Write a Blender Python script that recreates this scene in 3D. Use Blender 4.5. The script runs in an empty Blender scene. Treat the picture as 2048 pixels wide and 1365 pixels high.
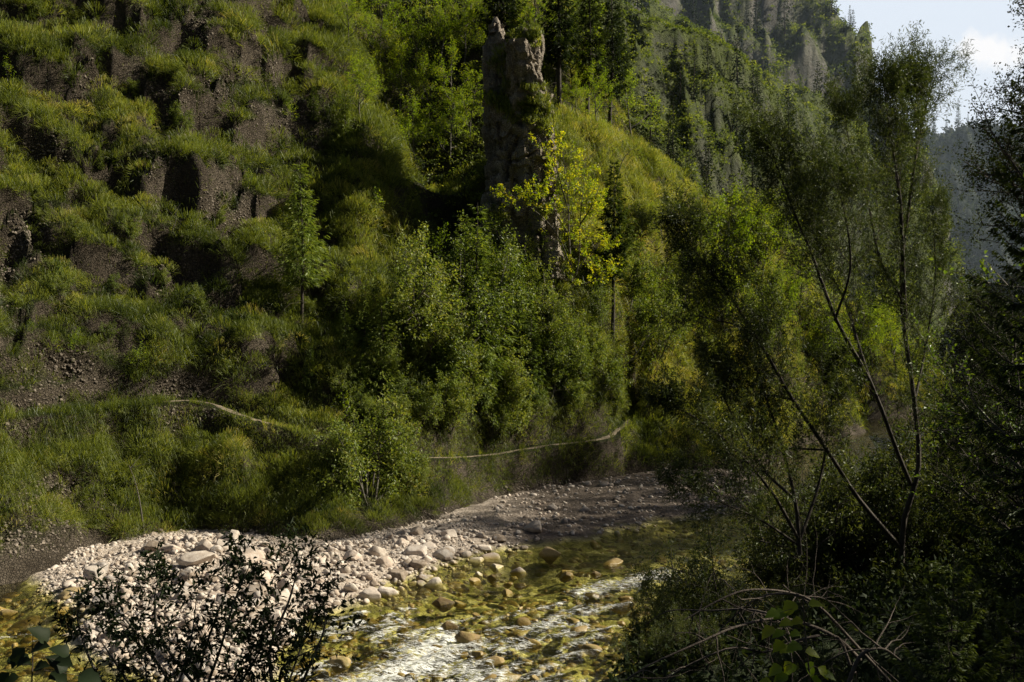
import bpy, math, random
import numpy as np
from math import radians
from mathutils import Vector, Matrix

# ------------------------------------------------------------------ basics
F, CX, CY, CH = 2000.0, 1024.0, 682.5, 8.0      # lens in photo pixels, centre, camera height above the river
SC = bpy.context.scene
COL = SC.collection
RNG = np.random.default_rng(7)

def P(u, v, d):
    """a photo position at distance d -> a place in the valley"""
    return np.array([(u - CX) * d / F, d, CH + (CY - v) * d / F])

def tag(o, label=None, cat=None, group=None, kind=None):
    if label: o['label'] = label
    if cat: o['category'] = cat
    if group: o['group'] = group
    if kind: o['kind'] = kind
    return o

# ------------------------------------------------------------------ noise
def _h(ix, iy, iz, seed):
    n = (ix.astype(np.int64) * 374761393 + iy.astype(np.int64) * 668265263 + iz.astype(np.int64) * 2147483647 + seed * 1274126177) & 0xFFFFFFFF
    n = ((n ^ (n >> 13)) * 1274126177) & 0xFFFFFFFF
    n = ((n ^ (n >> 16)) * 2246822519) & 0xFFFFFFFF
    n = n ^ (n >> 15)
    return (n & 0xFFFFFF) / float(0xFFFFFF)

def vn(x, y, z=None, seed=0):
    x = np.asarray(x, float); y = np.asarray(y, float)
    z = np.zeros_like(x) if z is None else np.asarray(z, float)
    fx, fy, fz = np.floor(x), np.floor(y), np.floor(z)
    tx, ty, tz = x - fx, y - fy, z - fz
    tx = tx * tx * (3 - 2 * tx); ty = ty * ty * (3 - 2 * ty); tz = tz * tz * (3 - 2 * tz)
    r = 0
    for i in (0, 1):
        wx = tx if i else 1 - tx
        for j in (0, 1):
            wy = ty if j else 1 - ty
            for k in (0, 1):
                wz = tz if k else 1 - tz
                r = r + wx * wy * wz * _h(fx + i, fy + j, fz + k, seed)
    return r * 2 - 1

def fbm(x, y, z=None, octv=4, seed=0, gain=.5):
    a, s, t = 1.0, 0, 0
    for o in range(octv):
        k = 2.03 ** o
        s = s + a * vn(np.asarray(x) * k + 17.3 * o, np.asarray(y) * k - 9.1 * o, None if z is None else np.asarray(z) * k + 3.7 * o, seed + o)
        t += a; a *= gain
    return s / t

def ss(a, b, x):
    t = np.clip((np.asarray(x, float) - a) / (b - a), 0, 1)
    return t * t * (3 - 2 * t)

def unit(a):
    return a / np.maximum(np.linalg.norm(a, axis=-1, keepdims=True), 1e-9)

# ------------------------------------------------------------------ mesh building
class Geo:
    """collects vertices, quads, tris, and one per-vertex number used for colour variety"""
    def __init__(s):
        s.V, s.Q, s.T, s.A, s.n = [], [], [], [], 0
        s.MQ, s.MT = [], []
    def add(s, V, Q=None, T=None, a=0.0, m=0):
        V = np.asarray(V, float).reshape(-1, 3)
        s.V.append(V)
        s.A.append(np.broadcast_to(np.asarray(a, float), (len(V),)).copy() if np.ndim(a) == 0 else np.asarray(a, float))
        if Q is not None and len(Q):
            s.Q.append(np.asarray(Q, np.int64) + s.n); s.MQ.append(np.full(len(Q), m, np.int32))
        if T is not None and len(T):
            s.T.append(np.asarray(T, np.int64) + s.n); s.MT.append(np.full(len(T), m, np.int32))
        s.n += len(V)
    def mesh(s, name, mats, smooth=False):
        me = bpy.data.meshes.new(name)
        V = np.concatenate(s.V) if s.V else np.zeros((0, 3))
        Q = np.concatenate(s.Q) if s.Q else np.zeros((0, 4), np.int64)
        T = np.concatenate(s.T) if s.T else np.zeros((0, 3), np.int64)
        mi = np.concatenate(s.MQ + s.MT) if (s.MQ or s.MT) else np.zeros(0, np.int32)
        me.vertices.add(len(V)); me.vertices.foreach_set('co', V.astype(np.float32).ravel())
        loops = np.concatenate([Q.ravel(), T.ravel()]).astype(np.int32)
        me.loops.add(len(loops)); me.loops.foreach_set('vertex_index', loops)
        nf = len(Q) + len(T)
        st = np.concatenate([np.arange(len(Q)) * 4, len(Q) * 4 + np.arange(len(T)) * 3]).astype(np.int32)
        me.polygons.add(nf); me.polygons.foreach_set('loop_start', st)
        for m in (mats if isinstance(mats, (list, tuple)) else [mats]): me.materials.append(m)
        me.polygons.foreach_set('material_index', mi)
        me.polygons.foreach_set('use_smooth', np.full(nf, smooth, bool))
        at = me.attributes.new('v', 'FLOAT', 'POINT')
        at.data.foreach_set('value', np.concatenate(s.A).astype(np.float32) if s.A else np.zeros(0, np.float32))
        me.update(calc_edges=True)
        return me

def link(name, me, parent=None, loc=None):
    o = bpy.data.objects.new(name, me)
    COL.objects.link(o)
    if parent is not None: o.parent = parent
    if loc is not None: o.location = loc
    return o

def empty(name, loc=(0, 0, 0), rz=0.0, s=1.0):
    o = bpy.data.objects.new(name, None); COL.objects.link(o)
    o.location = loc; o.rotation_euler = (0, 0, rz); o.scale = (s, s, s)
    o.empty_display_size = .2
    return o

def dup(root, loc, rz=0.0, s=1.0, name=None):
    r = root.copy(); COL.objects.link(r)
    r.location = loc; r.rotation_euler = (0, 0, rz); r.scale = (s, s, s) if np.ndim(s) == 0 else s
    for ch in list(root.children):
        c = ch.copy(); COL.objects.link(c); c.parent = r
    return r

def tube(g, pts, r, sides=5, a=0.0, m=0):
    pts = np.asarray(pts, float); n = len(pts)
    r = np.broadcast_to(np.asarray(r, float), (n,))
    t = np.gradient(pts, axis=0); t = unit(t)
    up = np.array([0, 0, 1.0]) if abs(t[0, 2]) < .9 else np.array([1.0, 0, 0])
    s1 = unit(np.cross(t, up)); s2 = np.cross(t, s1)
    th = np.arange(sides) * 2 * np.pi / sides
    V = pts[:, None] + r[:, None, None] * (np.cos(th)[None, :, None] * s1[:, None] + np.sin(th)[None, :, None] * s2[:, None])
    i = np.arange(n - 1)[:, None] * sides; j = np.arange(sides)[None]
    k = (j + 1) % sides
    Q = np.stack([i + j, i + k, i + sides + k, i + sides + j], -1).reshape(-1, 4)
    g.add(V.reshape(-1, 3), Q, a=a, m=m)

def leafs(g, base, d, nrm, L, W, a, m=0, fold=.18):
    """folded lozenge leaves, one quad each"""
    base = np.asarray(base, float); d = unit(d); s = unit(np.cross(d, nrm)); nn = np.cross(s, d)
    L = np.broadcast_to(np.asarray(L, float), (len(base),))[:, None]; W = np.broadcast_to(np.asarray(W, float), (len(base),))[:, None]
    mid = base + d * L * .45
    V = np.stack([base, mid - s * W * .5 + nn * W * fold, base + d * L - nn * L * .12, mid + s * W * .5 + nn * W * fold], 1).reshape(-1, 3)
    Q = np.arange(len(base) * 4).reshape(-1, 4)
    g.add(V, Q, a=np.repeat(a, 4), m=m)

def blades(g, base, d, L, W, droop, rng, a, m=0):
    """drooping grass blades: a quad and a tip triangle each"""
    n = len(base)
    d = unit(d)
    s = unit(np.cross(d, unit(rng.normal(size=(n, 3)))))
    L = L[:, None]; W = W[:, None]
    mid = base + d * L * .55
    d2 = unit(d + np.stack([np.zeros(n), np.zeros(n), -droop], 1))
    tip = mid + d2 * L * .5
    V = np.stack([base - s * W * .5, base + s * W * .5, mid + s * W * .42, mid - s * W * .42, tip], 1).reshape(-1, 3)
    i = np.arange(n)[:, None] * 5
    g.add(V, i + np.array([[0, 1, 2, 3]]), i + np.array([[3, 2, 4]]), a=np.repeat(a, 5), m=m)

def poly(pts, n):
    """smooth polyline through points, n samples"""
    pts = np.asarray(pts, float)
    if len(pts) < 3:
        t = np.linspace(0, 1, n)[:, None]; return pts[0] * (1 - t) + pts[-1] * t
    q = np.concatenate([[2 * pts[0] - pts[1]], pts, [2 * pts[-1] - pts[-2]]])
    T = np.linspace(0, len(pts) - 1 - 1e-6, n); i = T.astype(int); f = (T - i)[:, None]
    p0, p1, p2, p3 = q[i], q[i + 1], q[i + 2], q[i + 3]
    return .5 * (2 * p1 + (p2 - p0) * f + (2 * p0 - 5 * p1 + 4 * p2 - p3) * f ** 2 + (3 * p1 - p0 - 3 * p2 + p3) * f ** 3)

# ------------------------------------------------------------------ materials
def newmat(name):
    m = bpy.data.materials.new(name); m.use_nodes = True
    nt = m.node_tree; nt.nodes.clear()
    out = nt.nodes.new('ShaderNodeOutputMaterial')
    return m, nt, out

def N(nt, typ, **kw):
    n = nt.nodes.new(typ)
    for k, v in kw.items():
        if k.startswith('i_'):
            key = k[2:]
            n.inputs[int(key) if key.isdigit() else key.replace('_', ' ')].default_value = v
        else: setattr(n, k, v)
    return n

def ramp(nt, stops, fac=None, interp='LINEAR'):
    r = nt.nodes.new('ShaderNodeValToRGB'); e = r.color_ramp.elements; r.color_ramp.interpolation = interp
    while len(e) < len(stops): e.new(.5)
    for el, (p, c) in zip(e, stops):
        el.position = p; el.color = (*c, 1)
    if fac is not None: nt.links.new(fac, r.inputs[0])
    return r

def mixc(nt, fac, a, b, blend='MIX'):
    m = nt.nodes.new('ShaderNodeMix'); m.data_type = 'RGBA'; m.blend_type = blend
    for k, x in ((0, fac), (6, a), (7, b)):
        if hasattr(x, 'is_output'): nt.links.new(x, m.inputs[k])
        else: m.inputs[k].default_value = x if k == 0 else (*x, 1)
    return m.outputs[2]

def math_(nt, op, a, b=None, clamp=False):
    m = nt.nodes.new('ShaderNodeMath'); m.operation = op; m.use_clamp = clamp
    for k, x in ((0, a), (1, b)):
        if x is None: continue
        if hasattr(x, 'is_output'): nt.links.new(x, m.inputs[k])
        else: m.inputs[k].default_value = x
    return m.outputs[0]

def leaf_mat(name, stops, trans=.45, gloss=.06, rough=.5, objvar=.35, tc_=(1.5, 1.45, .55)):
    """leaf and blade material: colour by the per-leaf number and per-plant random, light passes through"""
    m, nt, out = newmat(name)
    at = N(nt, 'ShaderNodeAttribute', attribute_name='v')
    oi = N(nt, 'ShaderNodeObjectInfo')
    f = math_(nt, 'ADD', at.outputs['Fac'], math_(nt, 'MULTIPLY', math_(nt, 'SUBTRACT', oi.outputs['Random'], .5), objvar), True)
    c = ramp(nt, stops, f)
    d = N(nt, 'ShaderNodeBsdfDiffuse'); nt.links.new(c.outputs[0], d.inputs[0])
    tcol = mixc(nt, 1.0, c.outputs[0], tc_, 'MULTIPLY')
    t = N(nt, 'ShaderNodeBsdfTranslucent'); nt.links.new(tcol, t.inputs[0])
    mx = N(nt, 'ShaderNodeMixShader', i_0=trans); nt.links.new(d.outputs[0], mx.inputs[1]); nt.links.new(t.outputs[0], mx.inputs[2])
    gl = N(nt, 'ShaderNodeBsdfGlossy'); gl.inputs['Roughness'].default_value = rough; gl.inputs['Color'].default_value = (.9, .95, .9, 1)
    m2 = N(nt, 'ShaderNodeMixShader', i_0=gloss); nt.links.new(mx.outputs[0], m2.inputs[1]); nt.links.new(gl.outputs[0], m2.inputs[2])
    nt.links.new(m2.outputs[0], out.inputs[0])
    return m

def bark_mat(name, c0, c1, scale=18):
    m, nt, out = newmat(name)
    tc = N(nt, 'ShaderNodeTexCoord')
    mp = N(nt, 'ShaderNodeMapping'); mp.inputs['Scale'].default_value = (1, 1, .25); nt.links.new(tc.outputs['Object'], mp.inputs[0])
    no = N(nt, 'ShaderNodeTexNoise', i_Scale=scale, i_Detail=6.0, i_Roughness=.7); nt.links.new(mp.outputs[0], no.inputs[0])
    c = ramp(nt, [(.3, c0), (.7, c1)], no.outputs[0])
    b = N(nt, 'ShaderNodeBsdfPrincipled', i_Roughness=.9); nt.links.new(c.outputs[0], b.inputs['Base Color'])
    bp = N(nt, 'ShaderNodeBump', i_Strength=.8, i_Distance=.03); nt.links.new(no.outputs[0], bp.inputs['Height']); nt.links.new(bp.outputs[0], b.inputs['Normal'])
    nt.links.new(b.outputs[0], out.inputs[0])
    return m

def rock_mat(name, cols, s1=.35, s2=3.0, bump=1.0, dist=.25, veg=None, vmask=(.35, .6), streak=True, crk=.7, lowz=None):
    """weathered rock: broad tone, fine grit, dark stains; veg = colour of moss and turf on gentler faces"""
    m, nt, out = newmat(name)
    geo = N(nt, 'ShaderNodeNewGeometry')
    pos = geo.outputs['Position']
    mp = N(nt, 'ShaderNodeMapping'); mp.inputs['Scale'].default_value = (1, 1, .3 if streak else 1); nt.links.new(pos, mp.inputs[0])
    n1 = N(nt, 'ShaderNodeTexNoise', i_Scale=s1, i_Detail=8.0, i_Roughness=.65); nt.links.new(mp.outputs[0], n1.inputs[0])
    n2 = N(nt, 'ShaderNodeTexNoise', i_Scale=s2, i_Detail=8.0, i_Roughness=.75); nt.links.new(pos, n2.inputs[0])
    vo = N(nt, 'ShaderNodeTexVoronoi', i_Scale=s2 * 1.7, feature='DISTANCE_TO_EDGE'); nt.links.new(pos, vo.inputs[0])
    f = math_(nt, 'ADD', math_(nt, 'MULTIPLY', n1.outputs[0], .55), math_(nt, 'MULTIPLY', n2.outputs[0], .5))
    c = ramp(nt, [(.3, cols[0]), (.5, cols[1]), (.7, cols[2])], f).outputs[0]
    crack = ramp(nt, [(0, (.25, .25, .25)), (.12, (1, 1, 1))], vo.outputs[0]).outputs[0]
    c = mixc(nt, crk, c, crack, 'MULTIPLY')
    if veg:
        sx = N(nt, 'ShaderNodeSeparateXYZ'); nt.links.new(geo.outputs['Normal'], sx.inputs[0])
        k = math_(nt, 'ADD', sx.outputs[2], math_(nt, 'MULTIPLY', math_(nt, 'SUBTRACT', n1.outputs[0], .5), .9))
        k = ramp(nt, [(vmask[0], (0, 0, 0)), (vmask[1], (1, 1, 1))], k).outputs[0]
        if lowz:
            sz = N(nt, 'ShaderNodeSeparateXYZ'); nt.links.new(pos, sz.inputs[0]); lz = N(nt, 'ShaderNodeMapRange'); nt.links.new(sz.outputs[2], lz.inputs[0]); lz.inputs[1].default_value = lowz; lz.inputs[2].default_value = lowz + .8
            k = math_(nt, 'MULTIPLY', k, lz.outputs[0])
        vc = ramp(nt, [(.3, veg[0]), (.7, veg[1])], n2.outputs[0]).outputs[0]
        c = mixc(nt, k, c, vc)
    b = N(nt, 'ShaderNodeBsdfPrincipled', i_Roughness=.92); nt.links.new(c, b.inputs['Base Color'])
    b.inputs['Specular IOR Level'].default_value = .2
    hh = math_(nt, 'ADD', n2.outputs[0], math_(nt, 'MULTIPLY', math_(nt, 'MINIMUM', vo.outputs[0], .15), 2.0 if crk else 0.0))
    bp = N(nt, 'ShaderNodeBump', i_Strength=bump, i_Distance=dist); nt.links.new(hh, bp.inputs['Height']); nt.links.new(bp.outputs[0], b.inputs['Normal'])
    nt.links.new(b.outputs[0], out.inputs[0])
    return m

MAT = {}
MAT['slope'] = rock_mat('slope_earth', [(.03, .023, .015), (.10, .08, .058), (.25, .21, .165)], .5, 5.0, 1.0, .45, veg=[(.016, .022, .006), (.05, .06, .014)], vmask=(.36, .72), lowz=.7)
MAT['cliff'] = rock_mat('mountain_rock', [(.04, .04, .042), (.11, .108, .102), (.24, .23, .215)], .05, .35, 1.0, 3.0, veg=[(.03, .05, .012), (.14, .175, .038)], vmask=(-.02, .34), crk=0)
MAT['crag'] = rock_mat('crag_rock', [(.045, .045, .045), (.14, .135, .125), (.3, .285, .265)], .05, .35, 1.0, 3.0, veg=[(.03, .05, .012), (.13, .16, .036)], vmask=(.22, .5), crk=0)
MAT['far'] = rock_mat('far_forest', [(.02, .03, .03), (.035, .045, .04), (.08, .09, .09)], .03, .3, 1.0, 3.0, veg=[(.015, .025, .015), (.035, .05, .03)], vmask=(.2, .5), crk=0)
MAT['pinnacle'] = rock_mat('pinnacle_rock', [(.18, .15, .12), (.48, .415, .335), (.68, .61, .51)], .7, 5.0, 1.0, .4, veg=[(.03, .035, .012), (.06, .07, .02)], vmask=(.8, 1.05))
MAT['bank'] = rock_mat('bank_earth', [(.02, .018, .012), (.04, .035, .025), (.07, .06, .045)], .8, 5.0, 1.0, .2, veg=[(.015, .025, .008), (.03, .045, .012)], vmask=(.6, .9))
MAT['grass'] = leaf_mat('grass', [(0, (.026, .045, .009)), (.3, (.092, .122, .02)), (.6, (.2, .24, .038)), (.85, (.31, .33, .055)), (1, (.42, .36, .12))], .45, .02, .45, 0)
MAT['scrub'] = leaf_mat('scrub', [(0, (.03, .055, .014)), (.5, (.12, .165, .034)), (1, (.27, .31, .055))], .4, .02, .5, 0)
MAT['spruce'] = leaf_mat('spruce_needles', [(0, (.035, .065, .012)), (.5, (.135, .195, .03)), (1, (.28, .33, .055))], .36, .03, .5)
MAT['lime'] = leaf_mat('lime_leaves', [(0, (.06, .11, .01)), (.5, (.16, .24, .016)), (1, (.28, .3, .025))], .55, .02, tc_=(2.0, 1.9, .5))
MAT['shrub'] = leaf_mat('shrub_leaves', [(0, (.045, .08, .015)), (.5, (.15, .205, .035)), (1, (.3, .31, .075))], .42, .03)
MAT['yellow'] = leaf_mat('yellow_leaves', [(0, (.15, .24, .016)), (.45, (.36, .43, .022)), (.85, (.54, .5, .03)), (1, (.55, .33, .035))], .5, .02, tc_=(1.7, 1.5, .5))
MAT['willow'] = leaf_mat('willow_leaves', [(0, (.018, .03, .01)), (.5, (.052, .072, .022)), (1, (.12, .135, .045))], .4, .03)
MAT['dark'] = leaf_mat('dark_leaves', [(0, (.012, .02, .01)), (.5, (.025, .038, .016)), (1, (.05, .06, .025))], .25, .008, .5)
MAT['beech'] = leaf_mat('beech_leaves', [(0, (.03, .06, .01)), (.5, (.08, .14, .016)), (1, (.16, .22, .03))], .45, .06)
MAT['spruce_d'] = leaf_mat('tall_spruce_needles', [(0, (.02, .04, .01)), (.5, (.07, .10, .02)), (1, (.15, .18, .035))], .32, .02, .5)
MAT['darkfir'] = leaf_mat('fir_needles', [(0, (.01, .02, .008)), (.5, (.03, .05, .014)), (1, (.07, .09, .022))], .22, .02, .5)
MAT['bark'] = bark_mat('spruce_bark', (.02, .016, .012), (.075, .06, .048))
MAT['greybark'] = bark_mat('grey_bark', (.05, .045, .038), (.16, .145, .12))
MAT['twig'] = bark_mat('dead_twig', (.05, .038, .03), (.14, .11, .09), 40)
# ------------------------------------------------------------------ terrain
class RBF:
    def __init__(s, pts):
        p = np.array(pts, float); s.c = p[:, :2]; n = len(p)
        K = np.linalg.norm(s.c[:, None] - s.c[None], axis=-1)
        A = np.zeros((n + 3, n + 3)); A[:n, :n] = K - np.eye(n) * .15
        A[:n, n] = 1; A[:n, n + 1:] = s.c; A[n, :n] = 1; A[n + 1:, :n] = s.c.T
        b = np.zeros(n + 3); b[:n] = p[:, 2]
        s.w = np.linalg.solve(A, b); s.n = n
    def __call__(s, x, y):
        x = np.asarray(x, float); sh = x.shape; q = np.stack([x.ravel(), np.asarray(y, float).ravel()], 1)
        out = np.zeros(len(q))
        for i in range(0, len(q), 20000):
            r = q[i:i + 20000]
            out[i:i + 20000] = np.linalg.norm(r[:, None] - s.c[None], axis=-1) @ s.w[:s.n] + s.w[s.n] + r @ s.w[s.n + 1:]
        return out.reshape(sh)

class Field:
    """a height field on a fan-shaped grid (finer near, coarser far), with fast look-up"""
    def __init__(s, u0, u1, nu, d0, d1, nd, fn):
        s.u0, s.du, s.nu, s.d0, s.ld, s.nd = u0, (u1 - u0) / (nu - 1), nu, d0, math.log(d1 / d0) / (nd - 1), nd
        U = np.linspace(u0, u1, nu); D = d0 * np.exp(s.ld * np.arange(nd))
        s.U, s.D = np.meshgrid(U, D)
        s.X = (s.U - CX) / F * s.D; s.Y = s.D
        s.Z = fn(s.X, s.Y, s.U, s.D)
    def z(s, x, y):
        x = np.asarray(x, float); y = np.asarray(y, float)
        c = np.clip((x / y * F + CX - s.u0) / s.du, 0, s.nu - 1.001); r = np.clip(np.log(y / s.d0) / s.ld, 0, s.nd - 1.001)
        i, j = r.astype(int), c.astype(int); fi, fj = r - i, c - j
        return (s.Z[i, j] * (1 - fi) * (1 - fj) + s.Z[i + 1, j] * fi * (1 - fj) + s.Z[i, j + 1] * (1 - fi) * fj + s.Z[i + 1, j + 1] * fi * fj)
    def hit(s, u, v, dmin=None, dmax=None):
        """where the sight line through a photo position first meets this ground"""
        ds = np.linspace(dmin or s.d0, dmax or s.d0 * math.exp(s.ld * (s.nd - 1)), 1600)
        x = (u - CX) * ds / F; zr = CH + (CY - v) * ds / F
        k = np.nonzero(s.z(x, ds) >= zr)[0]
        i = k[0] if len(k) else len(ds) - 1
        return np.array([x[i], ds[i], float(s.z(x[i], ds[i]))])
    def grid(s, mask=None, smooth=True):
        g = Geo(); V = np.stack([s.X, s.Y, s.Z], -1).reshape(-1, 3)
        i = np.arange(s.nd - 1)[:, None] * s.nu; j = np.arange(s.nu - 1)[None]
        Q = np.stack([i + j, i + j + 1, i + s.nu + j + 1, i + s.nu + j], -1).reshape(-1, 4)
        if mask is not None:
            mk = mask.reshape(-1); Q = Q[mk[Q].any(1)]
            used = np.unique(Q); re = np.full(len(V), -1); re[used] = np.arange(len(used)); V = V[used]; Q = re[Q]
        g.add(V, Q)
        return g
    def sample(s, n, rng, wfun):
        """n random places, chance in proportion to surface area times wfun(x,y,z,u,v,nz)"""
        A = np.stack([s.X, s.Y, s.Z], -1)
        e1 = A[:-1, 1:] - A[:-1, :-1]; e2 = A[1:, :-1] - A[:-1, :-1]
        nn = np.cross(e1, e2); ar = np.linalg.norm(nn, axis=-1); nn = nn / ar[..., None]
        c = (A[:-1, :-1] + A[1:, 1:]) * .5
        u = c[..., 0] / c[..., 1] * F + CX; v = CY - (c[..., 2] - CH) / c[..., 1] * F
        w = (ar * wfun(c[..., 0], c[..., 1], c[..., 2], u, v, nn[..., 2])).ravel()
        cs = np.cumsum(w); k = np.searchsorted(cs, rng.random(n) * cs[-1])
        k = np.clip(k, 0, len(w) - 1); i, j = np.divmod(k, s.nu - 1)
        a, b = rng.random(n)[:, None], rng.random(n)[:, None]
        p = A[i, j] + (A[i, j + 1] - A[i, j]) * a + (A[i + 1, j] - A[i, j]) * b + (A[i + 1, j + 1] - A[i + 1, j] - A[i, j + 1] + A[i, j]) * a * b
        return p, nn[i, j]

FOOT = [(-500, 1160, 31.8), (-300, 1150, 32.5), (0, 1140, 33.2), (100, 1120, 34.7), (200, 1082, 38.2), (400, 1060, 40.3), (560, 1072, 39.2), (680, 1080, 38.4), (800, 1050, 41.4),
        (880, 1030, 43.7), (1000, 985, 50.2), (1120, 965, 53.8), (1250, 950, 56.8), (1500, 930, 61.4), (1600, 880, 77), (1650, 820, 110), (1720, 778, 159), (1800, 770, 176)]
TRAIL = [(-300, 850, 36), (-200, 850, 36.5), (0, 835, 38.5), (190, 820, 41.5), (300, 808, 42.5), (400, 805, 43.5), (500, 838, 43.2), (545, 850, 43.2), (620, 868, 43.6), (720, 895, 44.6),
         (830, 915, 46), (920, 916, 48.6), (1000, 908, 51.5), (1100, 892, 54), (1200, 880, 56.2), (1235, 862, 58.2), (1260, 838, 60.5), (1300, 800, 65), (1440, 770, 78)]
CTRL = [P(*q) for q in FOOT + TRAIL]
for u, v, d in FOOT:
    e = 2.5 + d * .02
    p = P(u, v, d); CTRL.append(np.array([p[0] * (d - e) / d, d - e, -1.7]))
    e *= 3; CTRL.append(np.array([p[0] * (d - e) / d, d - e, -3.2]))
for q in [(-300, 400, 42), (-300, 0, 50), (-500, 400, 40), (-500, 0, 48), (0, 600, 41.6), (0, 400, 45.7), (0, 200, 49.8), (0, 0, 54.3), (0, -300, 64), (200, 600, 44.5), (200, 300, 50.5), (400, 600, 46.9), (400, 400, 50.5), (400, 200, 55.2), (400, 0, 60), (400, -300, 70),
          (600, 660, 48.9), (600, 480, 53), (600, 300, 57.6), (600, 0, 67.6), (600, -200, 76), (650, 0, 70), (700, 120, 67), (740, 240, 63.5), (800, 340, 59), (790, 480, 55.5), (760, 600, 51.5), (700, 740, 47.5),
          (690, 280, 85), (720, 330, 76), (780, 430, 68), (860, 640, 54), (880, 560, 60), (880, 470, 70), (860, 380, 80), (830, 250, 92), (800, 100, 105), (780, -100, 120),
          (650, -40, 100), (700, 0, 108), (900, 0, 110), (1000, 0, 106), (1080, 0, 102), (1140, 120, 103), (1200, 320, 102), (1300, 390, 106), (700, -300, 135), (1000, -300, 130), (1200, 250, 130), (1120, -60, 128), (500, -300, 120), (200, -400, 110),
          (960, 420, 69), (950, 330, 78), (970, 200, 88),
          (970, 580, 56.5), (1040, 540, 58), (1110, 510, 58.5), (1100, 232, 64.5), (1040, 265, 66.5), (1110, 250, 70),
          (1200, 265, 68), (1300, 310, 72), (1400, 375, 76), (1500, 430, 82), (1600, 500, 92), (1700, 590, 108), (1800, 680, 130), (1870, 742, 165),
          (1200, 300, 80), (1300, 385, 86), (1400, 440, 92), (1520, 500, 100), (1620, 560, 112), (1720, 650, 130),
          (1120, 330, 63.5), (1200, 450, 63.5), (1300, 500, 66), (1300, 650, 63), (1150, 650, 58.5), (1150, 780, 57), (1000, 650, 55.5), (1000, 780, 53.5), (1230, 705, 60.5),
          (860, 780, 48.5), (900, 690, 51.5), (1500, 600, 78), (1500, 750, 69), (1400, 700, 68), (1400, 800, 65.5), (1600, 650, 88), (1600, 800, 82), (1700, 700, 113), (1750, 740, 142)]:
    CTRL.append(P(*q))
HB = RBF(CTRL)
TR = poly([P(*q) for q in TRAIL], 260)

def near_trail(x, y):
    sh = x.shape; q = np.stack([x.ravel(), y.ravel()], 1); dm = np.full(len(q), 99.0); tz = np.zeros(len(q))
    for i in range(0, len(q), 20000):
        r = np.linalg.norm(q[i:i + 20000, None] - TR[None, :, :2], axis=-1); k = r.argmin(1)
        dm[i:i + 20000] = r[np.arange(len(k)), k]; tz[i:i + 20000] = TR[k, 2]
    return dm.reshape(sh), tz.reshape(sh)

BARE = [(455, 430, 75, 80), (330, 540, 55, 90), (400, 50, 40, 60), (130, 735, 75, 45), (170, 180, 35, 45), (60, 470, 60, 60), (115, 990, 110, 70), (215, 1000, 40, 60), (435, 180, 45, 30), (90, 300, 60, 40), (10, 560, 40, 90),
        (350, 770, 90, 40), (735, 220, 25, 40), (430, 830, 90, 22), (1180, 975, 230, 30), (1400, 950, 120, 35), (600, 1075, 260, 14), (900, 1030, 90, 22), (40, 1080, 130, 50), (350, 1000, 18, 70), (300, 330, 50, 30), (520, 60, 40, 35), (110, 1060, 120, 40)]
def bare(u, v, x, y, z):
    n = fbm(x * .42, z * .42, y * .15, 3, 31)
    b = ss(.2, .5, n) * ss(1000, 700, u) * .6
    for cu, cv, ru, rv in BARE:
        b = np.maximum(b, np.clip(.98 - ((u - cu) / ru) ** 2 - ((v - cv) / rv) ** 2 + .5 * n, 0, 1))
    return np.clip(b, 0, 1)

def hill_fn(X, Y, U, D):
    z = HB(X, Y)
    dt, tz = near_trail(X, Y)
    m = ss(.2, 2.5, z) * ss(.6, 2.2, dt)
    left = ss(900, 640, U)
    z = z + m * (1.0 * fbm(X / 6, Y / 6, None, 3, 3) + left * .9 * fbm(X / 2.0, Y / 11, None, 2, 11))
    z = z + m * left * 1.1 * (.45 - 2.0 * np.abs(fbm(X / 3.4, Y / 4.5, z / 4.5, 2, 33)))
    z = z + m * (.3 + .6 * left) * (.6 - 2.4 * np.abs(fbm(X / 1.7, Y / 1.9, z / 2.2, 2, 5)))
    wz = z + .9 * fbm(X / 2.6, Y / 2.6, None, 3, 12) + .35 * X + 1.2 * fbm(X / 9, Y / 9, None, 2, 13)
    wl = z + 1.5 * fbm(X / 7, Y / 9, None, 3, 62) + .12 * X
    z = z + m * left * ss(3, 7, z) * .62 * np.sin(wl / 4.6 * 6.283)
    z = z + m * (.12 + .22 * left) * .8 * np.sin(wz / 1.55 * 6.283) + m * left * .12 * np.sin(wz / .7 * 6.283 + 4 * fbm(X / 1.5, Y / 1.5, None, 2, 19))
    z = z + m * (.25 + .45 * left) * fbm(X / .9, Y / 2.6, z / 1.3, 2, 6)
    z = z + m * .2 * fbm(X / .45, Y / .45, z / .45, 2, 8)
    zz_ = z; z = z + m * left * (.16 * fbm(X / .5, z / .4, Y / .8, 2, 71) + .22 * (_h(np.floor(X / .5 + .5 * vn(X, z, None, 72)), np.floor(z / .55 + .4 * vn(X * 1.2, z, None, 73)), np.floor(X * 0), 74) - .5))
    vv = CY - (z - CH) / D * F
    bb = bare(U, vv, X, Y, z) * m
    cw = .35 * vn(X * 1.3, Y, z * 1.3, 44)
    z = z + bb * (.55 * (_h(np.floor(X / .62 + cw), np.floor(z / .8 + cw), np.floor(Y * 0), 45) - .5) + .3 * (_h(np.floor(X / .3 + cw), np.floor(z / .33 - cw), np.floor(Y * 0), 46) - .5)) - .25 * bb
    bt = ss(.85, .45, dt)
    z = z * (1 - bt) + (tz + .02) * bt
    return z
HILL = Field(-420, 2260, 500, 29.0, 172.0, 660, hill_fn)
tag(link('hillside', HILL.grid(HILL.Z > -1.5).mesh('hillside', MAT['slope'], True)), kind='structure')

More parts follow.
